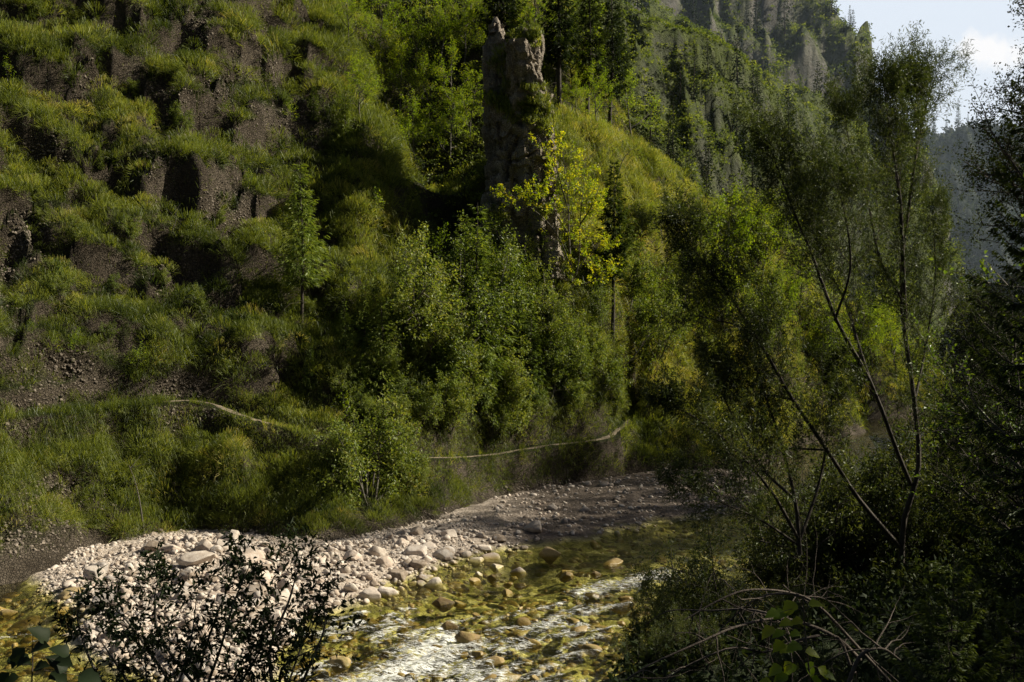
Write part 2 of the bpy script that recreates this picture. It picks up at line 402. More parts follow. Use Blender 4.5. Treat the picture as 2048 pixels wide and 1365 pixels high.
# the narrow footpath, draped on its terrace
def path_mat():
    m, nt, out = newmat('path_dirt')
    geo = N(nt, 'ShaderNodeNewGeometry')
    n = N(nt, 'ShaderNodeTexNoise', i_Scale=6.0, i_Detail=8.0, i_Roughness=.7); nt.links.new(geo.outputs['Position'], n.inputs[0])
    c = ramp(nt, [(.3, (.07, .055, .035)), (.55, (.18, .145, .1)), (.75, (.29, .245, .185))], n.outputs[0])
    b = N(nt, 'ShaderNodeBsdfPrincipled', i_Roughness=.95); nt.links.new(c.outputs[0], b.inputs['Base Color'])
    bp = N(nt, 'ShaderNodeBump', i_Strength=.7, i_Distance=.08); nt.links.new(n.outputs[0], bp.inputs['Height']); nt.links.new(bp.outputs[0], b.inputs['Normal'])
    nt.links.new(b.outputs[0], out.inputs[0]); return m
MAT['path'] = path_mat()
def make_path():
    g = Geo(); n = len(TR); t = unit(np.gradient(TR[:, :2], axis=0)); s = np.stack([-t[:, 1], t[:, 0]], 1)
    k = 5; rows = []; tu = TR[:, 0] / TR[:, 1] * F + CX; wf = 1 - .8 * (1.0) * (ss(330, 315, tu) + ss(540, 560, tu) * ss(850, 825, tu) + ss(1245, 1262, tu)); wf = wf * (1 + .15 * ss(345, 380, tu) * ss(480, 430, tu))
    for j in range(k):
        o = (j / (k - 1) - .5) * (.36 + .5 * fbm(np.arange(n) * .35, np.zeros(n) + j * 3, None, 3, 5)) * wf
        q = TR[:, :2] + s * o[:, None]
        zz = HILL.z(q[:, 0], q[:, 1]) + .035 - .03 * (abs(j - 2) == 2)
        rows.append(np.column_stack([q, zz]))
    V = np.stack(rows, 1).reshape(-1, 3); i = np.arange(n - 1)[:, None] * k; j = np.arange(k - 1)[None]
    Qp = np.stack([i + j, i + k + j, i + k + j + 1, i + j + 1], -1)[(wf[:-1] > .45)].reshape(-1, 4)
    g.add(V, Qp)
    return g.mesh('footpath', MAT['path'], True)
tag(link('footpath', make_path()), kind='structure')

# ---- mountains behind: slope up from a foot line until a skyline, then fall away behind it
def table(pts):
    a = np.array(pts, float); return lambda u: np.interp(u, a[:, 0], a[:, 1])
def mountain(foot_d, foot_z, sky, t, namp, step, seed):
    fd, fz, sk = table(foot_d), table(foot_z), table(sky)
    def fn(X, Y, U, D):
        df, z0 = fd(U), fz(U)
        jag = 5 * fbm(U / 14.0, U * 0, None, 3, seed + 40)
        k = (CY - sk(U) + jag) / F
        r = (D - df)
        z = z0 + r * t
        z = z + step * .5 * np.sin(z / step * 2 * np.pi + 3 * fbm(X / 40, Y / 40, None, 2, seed + 9)) * .28
        amp = ss(0, 25, r + 5)
        w = np.abs(fbm(X / (namp * 1.6), Y / (namp * 4.5), None, 4, seed))
        z = z + amp * namp * (.6 - 2.0 * w) + amp * namp * .5 * fbm(X / (namp * .4), Y / (namp * .4), None, 3, seed + 3)
        z = z + amp * namp * .16 * fbm(X / (namp * .11), Y / (namp * .16), z / (namp * .12), 3, seed + 6)
        dsk = (CH - z0 + df * t) / (t - k)
        zs = CH + k * D
        over = D - dsk
        zb = CH + k * dsk - np.maximum(over, 0) * .9
        z = np.minimum(z, np.where(over < 0, zs, zb))
        return np.maximum(z, -6)
    return fn
M3 = Field(1120, 1700, 150, 100, 200, 130, mountain([(1120, 104), (1400, 112), (1620, 124), (1700, 130)], [(1120, 24), (1400, 17), (1620, 9), (1700, 2)],
      [(1120, -90), (1150, -60), (1250, 0), (1330, 52), (1400, 68), (1470, 100), (1500, 135), (1560, 205), (1595, 268), (1620, 340), (1640, 520), (1660, 720), (1700, 760)], 1.15, 4.0, 9, 21))
M2 = Field(1300, 2000, 170, 140, 290, 130, mountain([(1300, 142), (1450, 152), (1640, 165), (1890, 190), (2000, 200)], [(1300, 10), (1500, 4), (1890, -1)],
      [(1300, 0), (1400, 60), (1500, 125), (1567, 170), (1638, 190), (1690, 234), (1740, 302), (1800, 372), (1850, 442), (1885, 540), (1896, 640), (1886, 700), (1900, 768), (1960, 775)], 1.25, 6.0, 14, 51))
M1 = Field(1150, 2050, 230, 215, 480, 160, mountain([(1150, 200), (1500, 222), (2050, 250)], [(1150, 0), (2050, -1)],
      [(1150, -420), (1300, -330), (1600, -90), (1640, -32), (1655, 2), (1690, 46), (1712, 72), (1722, 52), (1735, 42), (1743, 76), (1749, 165), (1770, 205), (1800, 245), (1850, 312), (1880, 372), (1900, 460), (1920, 520), (1932, 600), (1945, 768), (2050, 775)], 1.45, 10.0, 22, 71))
M0 = Field(1720, 2500, 170, 430, 900, 90, mountain([(1720, 440), (2500, 470)], [(1720, 0), (2500, 0)],
      [(1720, 330), (1800, 290), (1860, 266), (1900, 257), (1960, 246), (2048, 252), (2150, 236), (2300, 190), (2500, 100)], .85, 16.0, 30, 91))
tag(link('mountain', M3.grid().mesh('near_spur', MAT['cliff'], True)), kind='structure')
tag(link('mountain', M2.grid().mesh('middle_spur', MAT['cliff'], True)), kind='structure')
tag(link('mountain', M1.grid().mesh('cliff_mountain', MAT['crag'], True)), kind='structure')
tag(link('mountain', M0.grid().mesh('far_ridge', MAT['far'], True)), kind='structure')

# ---- near bank: where the camera stands, and the right bank of the river
EDGE = [(-40, 14), (-15, 17.5), (0, 21), (5, 22.5), (10, 25.5), (14, 29.5), (17, 35.5), (21, 48), (27, 63), (37, 86), (52, 118), (60, 136), (72, 168), (85, 210)]
NB = [(0, 0, 6.3), (0, 5, 5.6), (0, 10, 4.0), (0, 16, 1.9), (8, 19.5, 3.3), (7, 22, 2.2), (8, 14, 4.4), (5, 6, 5.5), (3, 5, 5.5), (-10, 9, 3.8), (-15, 14, 1.0), (17, 30, 3.0), (22, 38, 4.5), (26, 50, 5), (32, 60, 6), (30, 40, 11), (40, 50, 16), (25, 20, 9),
      (44, 85, 8), (70, 130, 9), (15, 10, 7), (30, 5, 12), (-20, 0, 7), (-40, 0, 9), (40, 30, 18), (60, 60, 28), (60, 20, 28), (90, 100, 40), (0, -12, 9), (30, -12, 14), (95, 170, 30), (110, 240, 40), (14, 24, 3.6), (11, 20, 3.8)]
ep = np.array(EDGE, float)
et = unit(np.gradient(ep, axis=0)); en = np.stack([et[:, 1], -et[:, 0]], 1)
for p, n_ in zip(ep, en):
    NB.append((*p, 0.25)); NB.append((*(p - n_ * 2.2), -1.6)); NB.append((*(p - n_ * 7), -3.0))
NBF = RBF(NB)
def near_grid():
    xs, ys = np.meshgrid(np.linspace(-42, 100, 240), np.linspace(-14, 215, 330))
    z = NBF(xs, ys)
    m = ss(0, 1.5, z)
    z = z + m * (.5 * fbm(xs / 4, ys / 4, None, 3, 61) + .2 * fbm(xs / .9, ys / .9, None, 2, 66))
    return xs, ys, z
NX, NY, NZ = near_grid()
def near_z(x, y): 
    c = np.clip((np.asarray(x, float) + 42) / 142 * 239, 0, 238.99); r = np.clip((np.asarray(y, float) + 14) / 229 * 329, 0, 328.99)
    i, j = r.astype(int), c.astype(int); a, b = r - i, c - j
    return NZ[i, j] * (1 - a) * (1 - b) + NZ[i + 1, j] * a * (1 - b) + NZ[i, j + 1] * (1 - a) * b + NZ[i + 1, j + 1] * a * b
def near_mesh():
    g = Geo(); V = np.stack([NX, NY, NZ], -1).reshape(-1, 3); i = np.arange(329)[:, None] * 240; j = np.arange(239)[None]
    Q = np.stack([i + j, i + j + 1, i + 241 + j, i + 240 + j], -1).reshape(-1, 4)
    Q = Q[(V[Q][:, :, 2] > -1.5).any(1)]
    g.add(V, Q); return g.mesh('riverbank', MAT['bank'], True)
tag(link('riverbank', near_mesh()), kind='structure')
# wide ground sheet under everything, out to the horizon
gg = Geo(); gg.add([(-3000, -3000, -7), (3000, -3000, -7), (3000, 3000, -7), (-3000, 3000, -7)], [(0, 1, 2, 3)])
tag(link('ground', gg.mesh('ground', MAT['bank'])), kind='structure')
# ------------------------------------------------------------------ river bed, gravel bar, water
BAR = [(60, 1185), (150, 1235), (100, 1290), (200, 1330), (420, 1420), (560, 1360), (600, 1290), (640, 1235), (760, 1190), (850, 1150), (960, 1112), (1060, 1098), (1180, 1080), (1230, 1062), (1330, 1046), (1480, 1036), (1560, 1000), (1570, 940), (1250, 940), (980, 985), (870, 1025), (780, 1052), (680, 1078), (400, 1046), (200, 1064), (70, 1120)]
def onwater(u, v, z=0.0):
    d = (CH - z) * F / (np.asarray(v, float) - CY); return np.stack([(np.asarray(u, float) - CX) * d / F, d], -1)
BARXY = onwater(*np.array(BAR, float).T)
def poly_sd(x, y, pl):
    """signed distance to a polygon, positive inside"""
    sh = x.shape; q = np.stack([x.ravel(), y.ravel()], 1); a = pl; b = np.roll(pl, -1, 0)
    dm = np.full(len(q), 1e9); ins = np.zeros(len(q), bool)
    for p0, p1 in zip(a, b):
        e = p1 - p0; w = q - p0; t = np.clip((w @ e) / (e @ e), 0, 1)
        dm = np.minimum(dm, np.linalg.norm(w - t[:, None] * e, axis=1))
        c = (p0[1] > q[:, 1]) != (p1[1] > q[:, 1])
        with np.errstate(divide='ignore', invalid='ignore'):
            xi = (p1[0] - p0[0]) * (q[:, 1] - p0[1]) / (p1[1] - p0[1]) + p0[0]
        ins ^= c & (q[:, 0] < xi)
    return np.where(ins, dm, -dm).reshape(sh)
def bed_fn(X, Y, U, D):
    sd = poly_sd(X, Y, BARXY)
    deep = -.42 - .25 * ss(.0, .6, fbm(X / 5, Y / 5, None, 2, 14))
    deep = deep - 1.3 * ss(42, 62, Y) - .5 * ss(8, 14, X)
    z = deep + (.32 - deep) * ss(-2.2, 1.8, sd + .5 * fbm(X / 1.6, Y / 1.6, None, 3, 15))
    z = z + .12 * fbm(X / .8, Y / .8, None, 3, 16) + .25 * ss(1.5, 6, sd) + .035 * fbm(X / .2, Y / .2, None, 2, 17)
    return z
BED = Field(-420, 2300, 430, 19.0, 215.0, 400, bed_fn)
def bed_mat():
    m, nt, out = newmat('gravel')
    geo = N(nt, 'ShaderNodeNewGeometry'); pos = geo.outputs['Position']
    n1 = N(nt, 'ShaderNodeTexNoise', i_Scale=.9, i_Detail=5.0); nt.links.new(pos, n1.inputs[0])
    vo = N(nt, 'ShaderNodeTexVoronoi', i_Scale=7.0); nt.links.new(pos, vo.inputs[0])
    v2 = N(nt, 'ShaderNodeTexVoronoi', i_Scale=2.6); nt.links.new(pos, v2.inputs[0])
    n3 = N(nt, 'ShaderNodeTexNoise', i_Scale=26.0, i_Detail=4.0); nt.links.new(pos, n3.inputs[0])
    sx = N(nt, 'ShaderNodeSeparateXYZ'); nt.links.new(vo.outputs['Color'], sx.inputs[0])
    s2 = N(nt, 'ShaderNodeSeparateXYZ'); nt.links.new(v2.outputs['Color'], s2.inputs[0])
    f = math_(nt, 'ADD', math_(nt, 'MULTIPLY', sx.outputs[0], .45), math_(nt, 'MULTIPLY', n3.outputs[0], .55))
    szd = N(nt, 'ShaderNodeSeparateXYZ'); nt.links.new(pos, szd.inputs[0])
    dry = ramp(nt, [(.2, (.24, .195, .155)), (.5, (.44, .375, .32)), (.8, (.58, .51, .45))], f).outputs[0]
    f2 = math_(nt, 'ADD', math_(nt, 'MULTIPLY', s2.outputs[0], .6), math_(nt, 'MULTIPLY', n1.outputs[0], .5))
    wet = ramp(nt, [(.2, (.065, .066, .018)), (.5, (.25, .23, .062)), (.68, (.42, .375, .115)), (.85, (.58, .53, .25))], f2).outputs[0]
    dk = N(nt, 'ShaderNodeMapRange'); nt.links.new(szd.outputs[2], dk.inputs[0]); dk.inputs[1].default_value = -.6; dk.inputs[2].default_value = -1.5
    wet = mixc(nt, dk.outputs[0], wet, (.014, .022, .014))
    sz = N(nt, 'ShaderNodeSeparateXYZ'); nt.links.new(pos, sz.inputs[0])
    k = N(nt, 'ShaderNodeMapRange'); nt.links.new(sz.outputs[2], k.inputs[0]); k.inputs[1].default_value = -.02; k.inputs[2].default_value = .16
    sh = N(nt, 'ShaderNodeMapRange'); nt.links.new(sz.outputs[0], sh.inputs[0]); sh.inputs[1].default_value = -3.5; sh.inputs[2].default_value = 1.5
    dry = mixc(nt, sh.outputs[0], dry, mixc(nt, 1.0, dry, (.3, .28, .27), 'MULTIPLY'))  # dry gravel darkens towards the right: beach shade painted into the colour
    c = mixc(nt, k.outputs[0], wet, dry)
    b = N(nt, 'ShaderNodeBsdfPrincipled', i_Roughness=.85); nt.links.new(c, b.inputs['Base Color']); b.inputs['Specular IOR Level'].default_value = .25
    hh = math_(nt, 'ADD', math_(nt, 'MULTIPLY', vo.outputs[0], -1.0), n3.outputs[0])
    bp = N(nt, 'ShaderNodeBump', i_Strength=.9, i_Distance=.07); nt.links.new(hh, bp.inputs['Height']); nt.links.new(bp.outputs[0], b.inputs['Normal'])
    nt.links.new(b.outputs[0], out.inputs[0]); return m
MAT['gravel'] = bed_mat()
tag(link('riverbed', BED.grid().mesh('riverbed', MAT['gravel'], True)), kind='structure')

# boulders one can point to: u, v (at its middle), width in photo px, tall factor, wet?, label
BOULD = [(145, 1192, 52, 1.0, 1, 'dark olive boulder at the water edge on the left tip of the gravel bar'),
         (190, 1172, 48, .9, 0, 'grey boulder just behind the dark olive boulder on the left'),
         (330, 1168, 24, 1.0, 0, 'small grey rounded stone alone left of the large pale boulders'),
         (395, 1155, 74, .7, 0, 'wide flat pale boulder in the middle of the gravel bar'),
         (381, 1182, 42, 1.1, 0, 'round tan boulder below the wide flat pale boulder'),
         (410, 1128, 40, 1.0, 0, 'whitish boulder at the back of the gravel bar'),
         (500, 1150, 80, .6, 0, 'long low pale slab at the centre of the gravel bar'),
         (520, 1182, 46, 1.0, 0, 'tan block with a notched top in front of the pale slab'),
         (575, 1200, 40, 1.3, 0, 'upright white boulder near the right end of the leaning shrub'),
         (535, 1195, 36, 1.0, 0, 'pale pink boulder left of the upright white boulder'),
         (320, 1082, 16, 1.5, 0, 'small reddish pointed stone at the foot of the grassy bank'),
         (797, 1157, 38, 1.0, 0, 'bright white rounded boulder at the shallow water edge'),
         (868, 1163, 38, 1.0, 0, 'tan boulder at the right of a pair by the shallow water'),
         (843, 1163, 24, 1.3, 0, 'narrow brown stone leaning on the tan boulder by the shallows'),
         (840, 1137, 36, .9, 0, 'pale pinkish boulder behind the white rounded boulder'),
         (888, 1201, 48, .9, 1, 'golden wet boulder with dark moss standing in the clear shallows'),
         (918, 1200, 28, .9, 1, 'tan stone touching the golden mossy boulder in the shallows'),
         (775, 1182, 50, .7, 0, 'long pale stone pointing into the shallow pool'),
         (702, 1190, 28, 1.0, 0, 'brownish boulder at the edge of the clear shallows'),
         (683, 1176, 30, .9, 0, 'white boulder behind the brownish one by the shallows'),
         (805, 1252, 24, 1.5, 1, 'upright brown stone in the rapids with foam behind it'),
         (900, 1247, 36, 1.1, 1, 'angular mossy boulder standing above the white rapids'),
         (937, 1274, 62, .9, 1, 'large dark rounded boulder in the middle of the rapids'),
         (980, 1318, 58, .8, 1, 'low dark mossy boulder in the foam at the bottom of the photo'),
         (1158, 1253, 40, 1.1, 1, 'dark boulder with a golden right side in the right part of the rapids'),
         (678, 1322, 46, 1.2, 1, 'square brown boulder in the rapids at the bottom left'),
         (715, 1243, 36, .6, 1, 'smooth brown stone at the left end of the rapids'),
         (1102, 1107, 46, 1.1, 1, 'big grey brown boulder out in the stream beside the shaded beach'),
         (1037, 1139, 32, 1.0, 0, 'grey pointed boulder in the stream right of the gravel bar'),
         (993, 1129, 30, .9, 0, 'tan boulder at the stream edge left of the grey pointed boulder'),
         (957, 1145, 26, 1.2, 0, 'tilted pale stone half in the stream'),
         (970, 1100, 32, .7, 0, 'flat tilted grey slab at the edge of the sand'),
         (1070, 1072, 40, .9, 0, 'grey block on the shaded sand at the right end of the gravel bar'),
         (1000, 1089, 32, .8, 0, 'tan stone on the sand beside the stream'),
         (955, 1116, 34, .8, 0, 'white low boulder beside the flat tilted grey slab'),
         (1225, 1122, 44, .8, 1, 'dark wet boulder in the stream near the dark bushes'),
         (900, 1085, 38, 1.0, 0, 'pale boulder highest on the right part of the gravel bar'),
         (1250, 1190, 30, .8, 1, 'dark wet stone at the right edge of the rapids'),
         (1068, 1278, 34, .9, 1, 'yellow olive stone under a thin sheet of water right of the dark rounded boulder'),
         (1000, 1345, 90, .4, 1, 'long dark mossy rock along the bottom edge of the photo')]
# ------------------------------------------------------------------ stones
def stone_mat(name, stops, mossy=False):
    m, nt, out = newmat(name)
    oi = N(nt, 'ShaderNodeObjectInfo'); at = N(nt, 'ShaderNodeAttribute', attribute_name='v')
    geo = N(nt, 'ShaderNodeNewGeometry'); pos = geo.outputs['Position']
    n1 = N(nt, 'ShaderNodeTexNoise', i_Scale=3.0, i_Detail=6.0, i_Roughness=.65); nt.links.new(pos, n1.inputs[0])
    n2 = N(nt, 'ShaderNodeTexNoise', i_Scale=22.0, i_Detail=5.0, i_Roughness=.7); nt.links.new(pos, n2.inputs[0])
    f = math_(nt, 'ADD', math_(nt, 'ADD', oi.outputs['Random'], at.outputs['Fac']), math_(nt, 'MULTIPLY', math_(nt, 'SUBTRACT', n1.outputs[0], .5), .7))
    f = math_(nt, 'FRACT', f)
    c = ramp(nt, stops, f).outputs[0]
    sp = ramp(nt, [(.3, (.62, .6, .58)), (.6, (1.0, 1.0, 1.0))], n2.outputs[0]).outputs[0]
    c = mixc(nt, .6, c, sp, 'MULTIPLY')
    sz = N(nt, 'ShaderNodeSeparateXYZ'); nt.links.new(pos, sz.inputs[0])
    k = N(nt, 'ShaderNodeMapRange'); nt.links.new(math_(nt, 'ADD', sz.outputs[2], math_(nt, 'MULTIPLY', math_(nt, 'SUBTRACT', n1.outputs[0], .5), .12)), k.inputs[0])
    k.inputs[1].default_value = .03; k.inputs[2].default_value = .13
    wet = mixc(nt, 1.0, c, (.66, .62, .29), 'MULTIPLY')
    c = mixc(nt, k.outputs[0], wet, c)
    if mossy: c = mixc(nt, math_(nt, 'MULTIPLY', ramp(nt, [(.5, (0, 0, 0)), (.66, (1, 1, 1))], n1.outputs[0]).outputs[0], .7), c, (.12, .105, .015))
    b = N(nt, 'ShaderNodeBsdfPrincipled'); nt.links.new(c, b.inputs['Base Color'])
    nt.links.new(math_(nt, 'ADD', math_(nt, 'MULTIPLY', k.outputs[0], .5), .35), b.inputs['Roughness'])
    bp = N(nt, 'ShaderNodeBump', i_Strength=.5, i_Distance=.03); nt.links.new(math_(nt, 'ADD', n2.outputs[0], n1.outputs[0]), bp.inputs['Height']); nt.links.new(bp.outputs[0], b.inputs['Normal'])
    nt.links.new(b.outputs[0], out.inputs[0]); return m
MAT['stone'] = stone_mat('pale_stone', [(0, (.22, .17, .125)), (.15, (.4, .335, .28)), (.35, (.6, .54, .48)), (.5, (.47, .375, .305)), (.65, (.66, .6, .545)), (.8, (.5, .43, .37)), (.92, (.4, .37, .35)), (1, (.26, .2, .15))])
MAT['wetstone'] = stone_mat('wet_stone', [(0, (.14, .09, .04)), (.4, (.34, .24, .10)), (.75, (.5, .38, .2)), (1, (.22, .15, .06))], True)

def ico(sub):
    t = (1 + 5 ** .5) / 2
    V = [(-1, t, 0), (1, t, 0), (-1, -t, 0), (1, -t, 0), (0, -1, t), (0, 1, t), (0, -1, -t), (0, 1, -t), (t, 0, -1), (t, 0, 1), (-t, 0, -1), (-t, 0, 1)]
    T = [(0, 11, 5), (0, 5, 1), (0, 1, 7), (0, 7, 10), (0, 10, 11), (1, 5, 9), (5, 11, 4), (11, 10, 2), (10, 7, 6), (7, 1, 8), (3, 9, 4), (3, 4, 2), (3, 2, 6), (3, 6, 8), (3, 8, 9), (4, 9, 5), (2, 4, 11), (6, 2, 10), (8, 6, 7), (9, 8, 1)]
    V = [np.array(v) / np.linalg.norm(v) for v in V]
    for _ in range(sub):
        mid = {}; T2 = []
        def mp(a, b):
            k = (min(a, b), max(a, b))
            if k not in mid:
                q = V[a] + V[b]; V.append(q / np.linalg.norm(q)); mid[k] = len(V) - 1
            return mid[k]
        for a, b, c in T:
            x, y, z = mp(a, b), mp(b, c), mp(c, a); T2 += [(a, x, z), (b, y, x), (c, z, y), (x, y, z)]
        T = T2
    return np.array(V), np.array(T)
ICO = {k: ico(k) for k in (1, 2, 3)}
def rock_shape(seed, sub=3, cuts=7, flat=.6):
    r = np.random.default_rng(seed); V, T = ICO[sub]; V = V.copy()
    V = V * (1 + .22 * fbm(V[:, 0] * 1.3 + seed, V[:, 1] * 1.3, V[:, 2] * 1.3, 2, seed))[:, None]
    for _ in range(cuts):
        n = unit(r.normal(size=3)); d = r.uniform(.5, .82)
        ex = np.maximum(V @ n - d, 0); V = V - ex[:, None] * n * .86
    V = V * (1 + .05 * fbm(V[:, 0] * 5 + seed, V[:, 1] * 5, V[:, 2] * 5, 2, seed + 5))[:, None]
    return V * np.array([1, r.uniform(.65, .95), flat * r.uniform(.8, 1.15)]), T
ROCKS = []
for k in range(10):
    g = Geo(); V, T = rock_shape(100 + k, 3, 7 if k % 3 else 11, .62); g.add(V, T=T); ROCKS.append(g.mesh('stone', MAT['stone'], True))
WROCKS = []
for k in range(6):
    g = Geo(); V, T = rock_shape(200 + k, 3, 7, .62); g.add(V, T=T); WROCKS.append(g.mesh('wet_stone', MAT['wetstone'], True))

taken = []
rs = np.random.default_rng(5)
for i, (u, v, w, tall, wet, lab) in enumerate(BOULD):
    xy = onwater(u, v, .1); sx = w / F * xy[1] * .56
    zb = float(BED.z(xy[0], xy[1])) if not wet else min(float(BED.z(xy[0], xy[1])), 0.0)
    o = link('river_boulder', (WROCKS if wet else ROCKS)[i % (6 if wet else 10)])
    zz = max(zb, -.12) + sx * tall * .3
    o.location = (xy[0], xy[1], zz); o.scale = (sx, sx * rs.uniform(.8, 1.1), sx * tall * 1.1); o.rotation_euler = (rs.uniform(-.2, .2), rs.uniform(-.2, .2), rs.uniform(-.5, .5) + (3.14 if i % 2 else 0))
    tag(o, lab, 'boulder', 'boulders in and along the river'); taken.append((*xy, sx))
def sample_in(n, poly_uv, rng):
    pl = np.array(poly_uv, float); out = []
    while len(out) < n:
        u = rng.uniform(pl[:, 0].min(), pl[:, 0].max(), 4000); v = rng.uniform(pl[:, 1].min(), pl[:, 1].max(), 4000)
        k = poly_sd(u, v, pl) > 0
        out += list(zip(u[k], v[k]))
    return np.array(out[:n])
DRY = [(105, 1195), (170, 1150), (270, 1110), (420, 1090), (560, 1120), (680, 1105), (800, 1080), (880, 1068), (990, 1085), (1060, 1090), (1000, 1105), (930, 1140), (800, 1195), (690, 1205), (610, 1240), (560, 1300), (520, 1365), (330, 1365), (210, 1320), (110, 1250)]
zone = lambda u, v: ('between the leaning shrub and the left water' if u < 230 else 'behind the leaves of the leaning shrub' if u < 600 and v > 1190 else 'on the open middle of the gravel bar' if u < 640 else 'on the right half of the gravel bar')
cnt = 0
for u, v in sample_in(3000, DRY, rs):
    if cnt >= 172: break
    w = float(np.clip(rs.lognormal(3.3, .45), 15, 66)) * (v - CY) / 480
    xy = onwater(u, v, .15); sx = w / F * xy[1] * .55
    if any((xy[0] - a) ** 2 + (xy[1] - b) ** 2 < (.75 * (sx + c)) ** 2 for a, b, c in taken): continue
    k = int(rs.integers(10)); o = link('river_stone', ROCKS[k])
    o.location = (xy[0], xy[1], float(BED.z(*xy)) + sx * .12); o.scale = (sx, sx * rs.uniform(.7, 1.1), sx * rs.uniform(.7, 1.25)); o.rotation_euler = (rs.uniform(-.35, .35), rs.uniform(-.35, .35), rs.uniform(0, 6.3))
    size = 'large' if sx > .5 else 'medium' if sx > .3 else 'small'
    tag(o, f"{size} pale {'angular' if k % 3 == 0 else 'rounded'} stone lying {zone(u, v)}", 'stone', f'pale river stones of the gravel bar, {size} and {zone(u, v)}')
    taken.append((*xy, sx)); cnt += 1
WETZ = [(0, 1180), (100, 1210), (60, 1290), (0, 1300), (0, 1180), (610, 1250), (700, 1210), (800, 1200), (960, 1150), (1100, 1120), (1240, 1130), (1250, 1200), (1280, 1365), (540, 1365)]
cnt = 0; COLLAR = []
for u, v in sample_in(3000, WETZ, rs):
    if cnt >= 86: break
    w = float(np.clip(rs.lognormal(3.2, .4), 14, 55)); xy = onwater(u, v, 0); sx = w / F * xy[1] * .55
    if any((xy[0] - a) ** 2 + (xy[1] - b) ** 2 < (.9 * (sx + c)) ** 2 for a, b, c in taken): continue
    o = link('river_stone', WROCKS[int(rs.integers(6))]); o.location = (xy[0], xy[1], rs.uniform(-.75, .05) * sx * .62)
    o.scale = (sx, sx * rs.uniform(.7, 1.1), sx * rs.uniform(.7, 1.1)); o.rotation_euler = (rs.uniform(-.3, .3), rs.uniform(-.3, .3), rs.uniform(0, 6.3))
    side = 'left of the gravel bar' if u < 120 else 'in the white rapids' if v > 1235 else 'in the clear shallows'
    tag(o, f'brown wet stone washed by the stream {side}', 'stone', f'wet stones {side}')
    taken.append((*xy, sx)); cnt += 1
    if v > 1200 and u > 500 and o.location.z > -.35 * sx: COLLAR.append((u, v, w))

# foam lines: (from u,v) (to u,v) half-width m, strength
FOAM = [((1330, 1150), (1180, 1185), 1.0, .9), ((1200, 1180), (1080, 1225), .7, .45), ((1115, 1235), (1060, 1262), .55, .9), ((960, 1290), (880, 1300), .5, .9), ((900, 1285), (760, 1365), 1.2, 1.0), ((1000, 1240), (640, 1330), 2.2, .55), ((1250, 1290), (900, 1365), 2.0, .5), ((880, 1330), (1000, 1365), .6, .9), ((800, 1245), (640, 1275), .55, .85), ((840, 1270), (770, 1290), .4, .7), ((700, 1260), (620, 1265), .4, .8),
        ((1130, 1310), (1040, 1325), .5, .7), ((1180, 1320), (1060, 1345), .4, .6), ((640, 1310), (600, 1330), .4, .5), ((0, 1275), (60, 1272), .3, .9), ((75, 1285), (110, 1278), .25, .8), ((1960, 1090), (1700, 1180), 2.2, .55), ((1900, 1140), (1800, 1175), 1.2, .6), ((1850, 800), (1690, 830), 3.0, .8), ((1760, 870), (1560, 900), 3.0, .45), ((700, 1365), (560, 1400), .8, .9), ((1250, 1130), (1090, 1150), .3, .35), ((560, 1340), (640, 1352), .4, .7), ((1240, 1365), (1050, 1380), .6, .8),
        ((1500, 1110), (1330, 1150), 1.2, .5), ((1480, 1230), (1300, 1250), 1.0, .6), ((1450, 1180), (1330, 1200), .6, .5)]
def water_fn(X, Y, U, D):
    fo = np.zeros_like(X)
    for a, b, w, s in FOAM + [((u + 4, v + 4), (u - 34 - w_, v + 16 + w_ * .25), .12 + w_ * .006, .95) for u, v, w_, t_, wet_, l_ in BOULD if wet_ and v > 1225] + [((u + 4, v + 3), (u - 30 - w_, v + 12 + w_ * .2), .1 + w_ * .005, .85) for u, v, w_ in COLLAR]:
        A, B = onwater(*a), onwater(*b); e = B - A; L2 = e @ e
        t = np.clip(((X - A[0]) * e[0] + (Y - A[1]) * e[1]) / L2, 0, 1)
        d = np.hypot(X - A[0] - t * e[0], Y - A[1] - t * e[1])
        fo = np.maximum(fo, s * ss(2.3, 0, d / w))
    WFOAM.append(fo)
    # flow runs to the lower left: stretch the waves across it
    xx = X * .8 + Y * .6; yy = -X * .6 + Y * .8
    z = .018 * fbm(xx / .9, yy / .45, None, 3, 23) + fo * (.2 * fbm(xx / .7, yy / .32, None, 3, 25) + .05 * fbm(xx / .18, yy / .12, None, 2, 26) + .02)
    return z
WFOAM = []
WATER = Field(-450, 2300, 620, 18.5, 215.0, 560, water_fn)
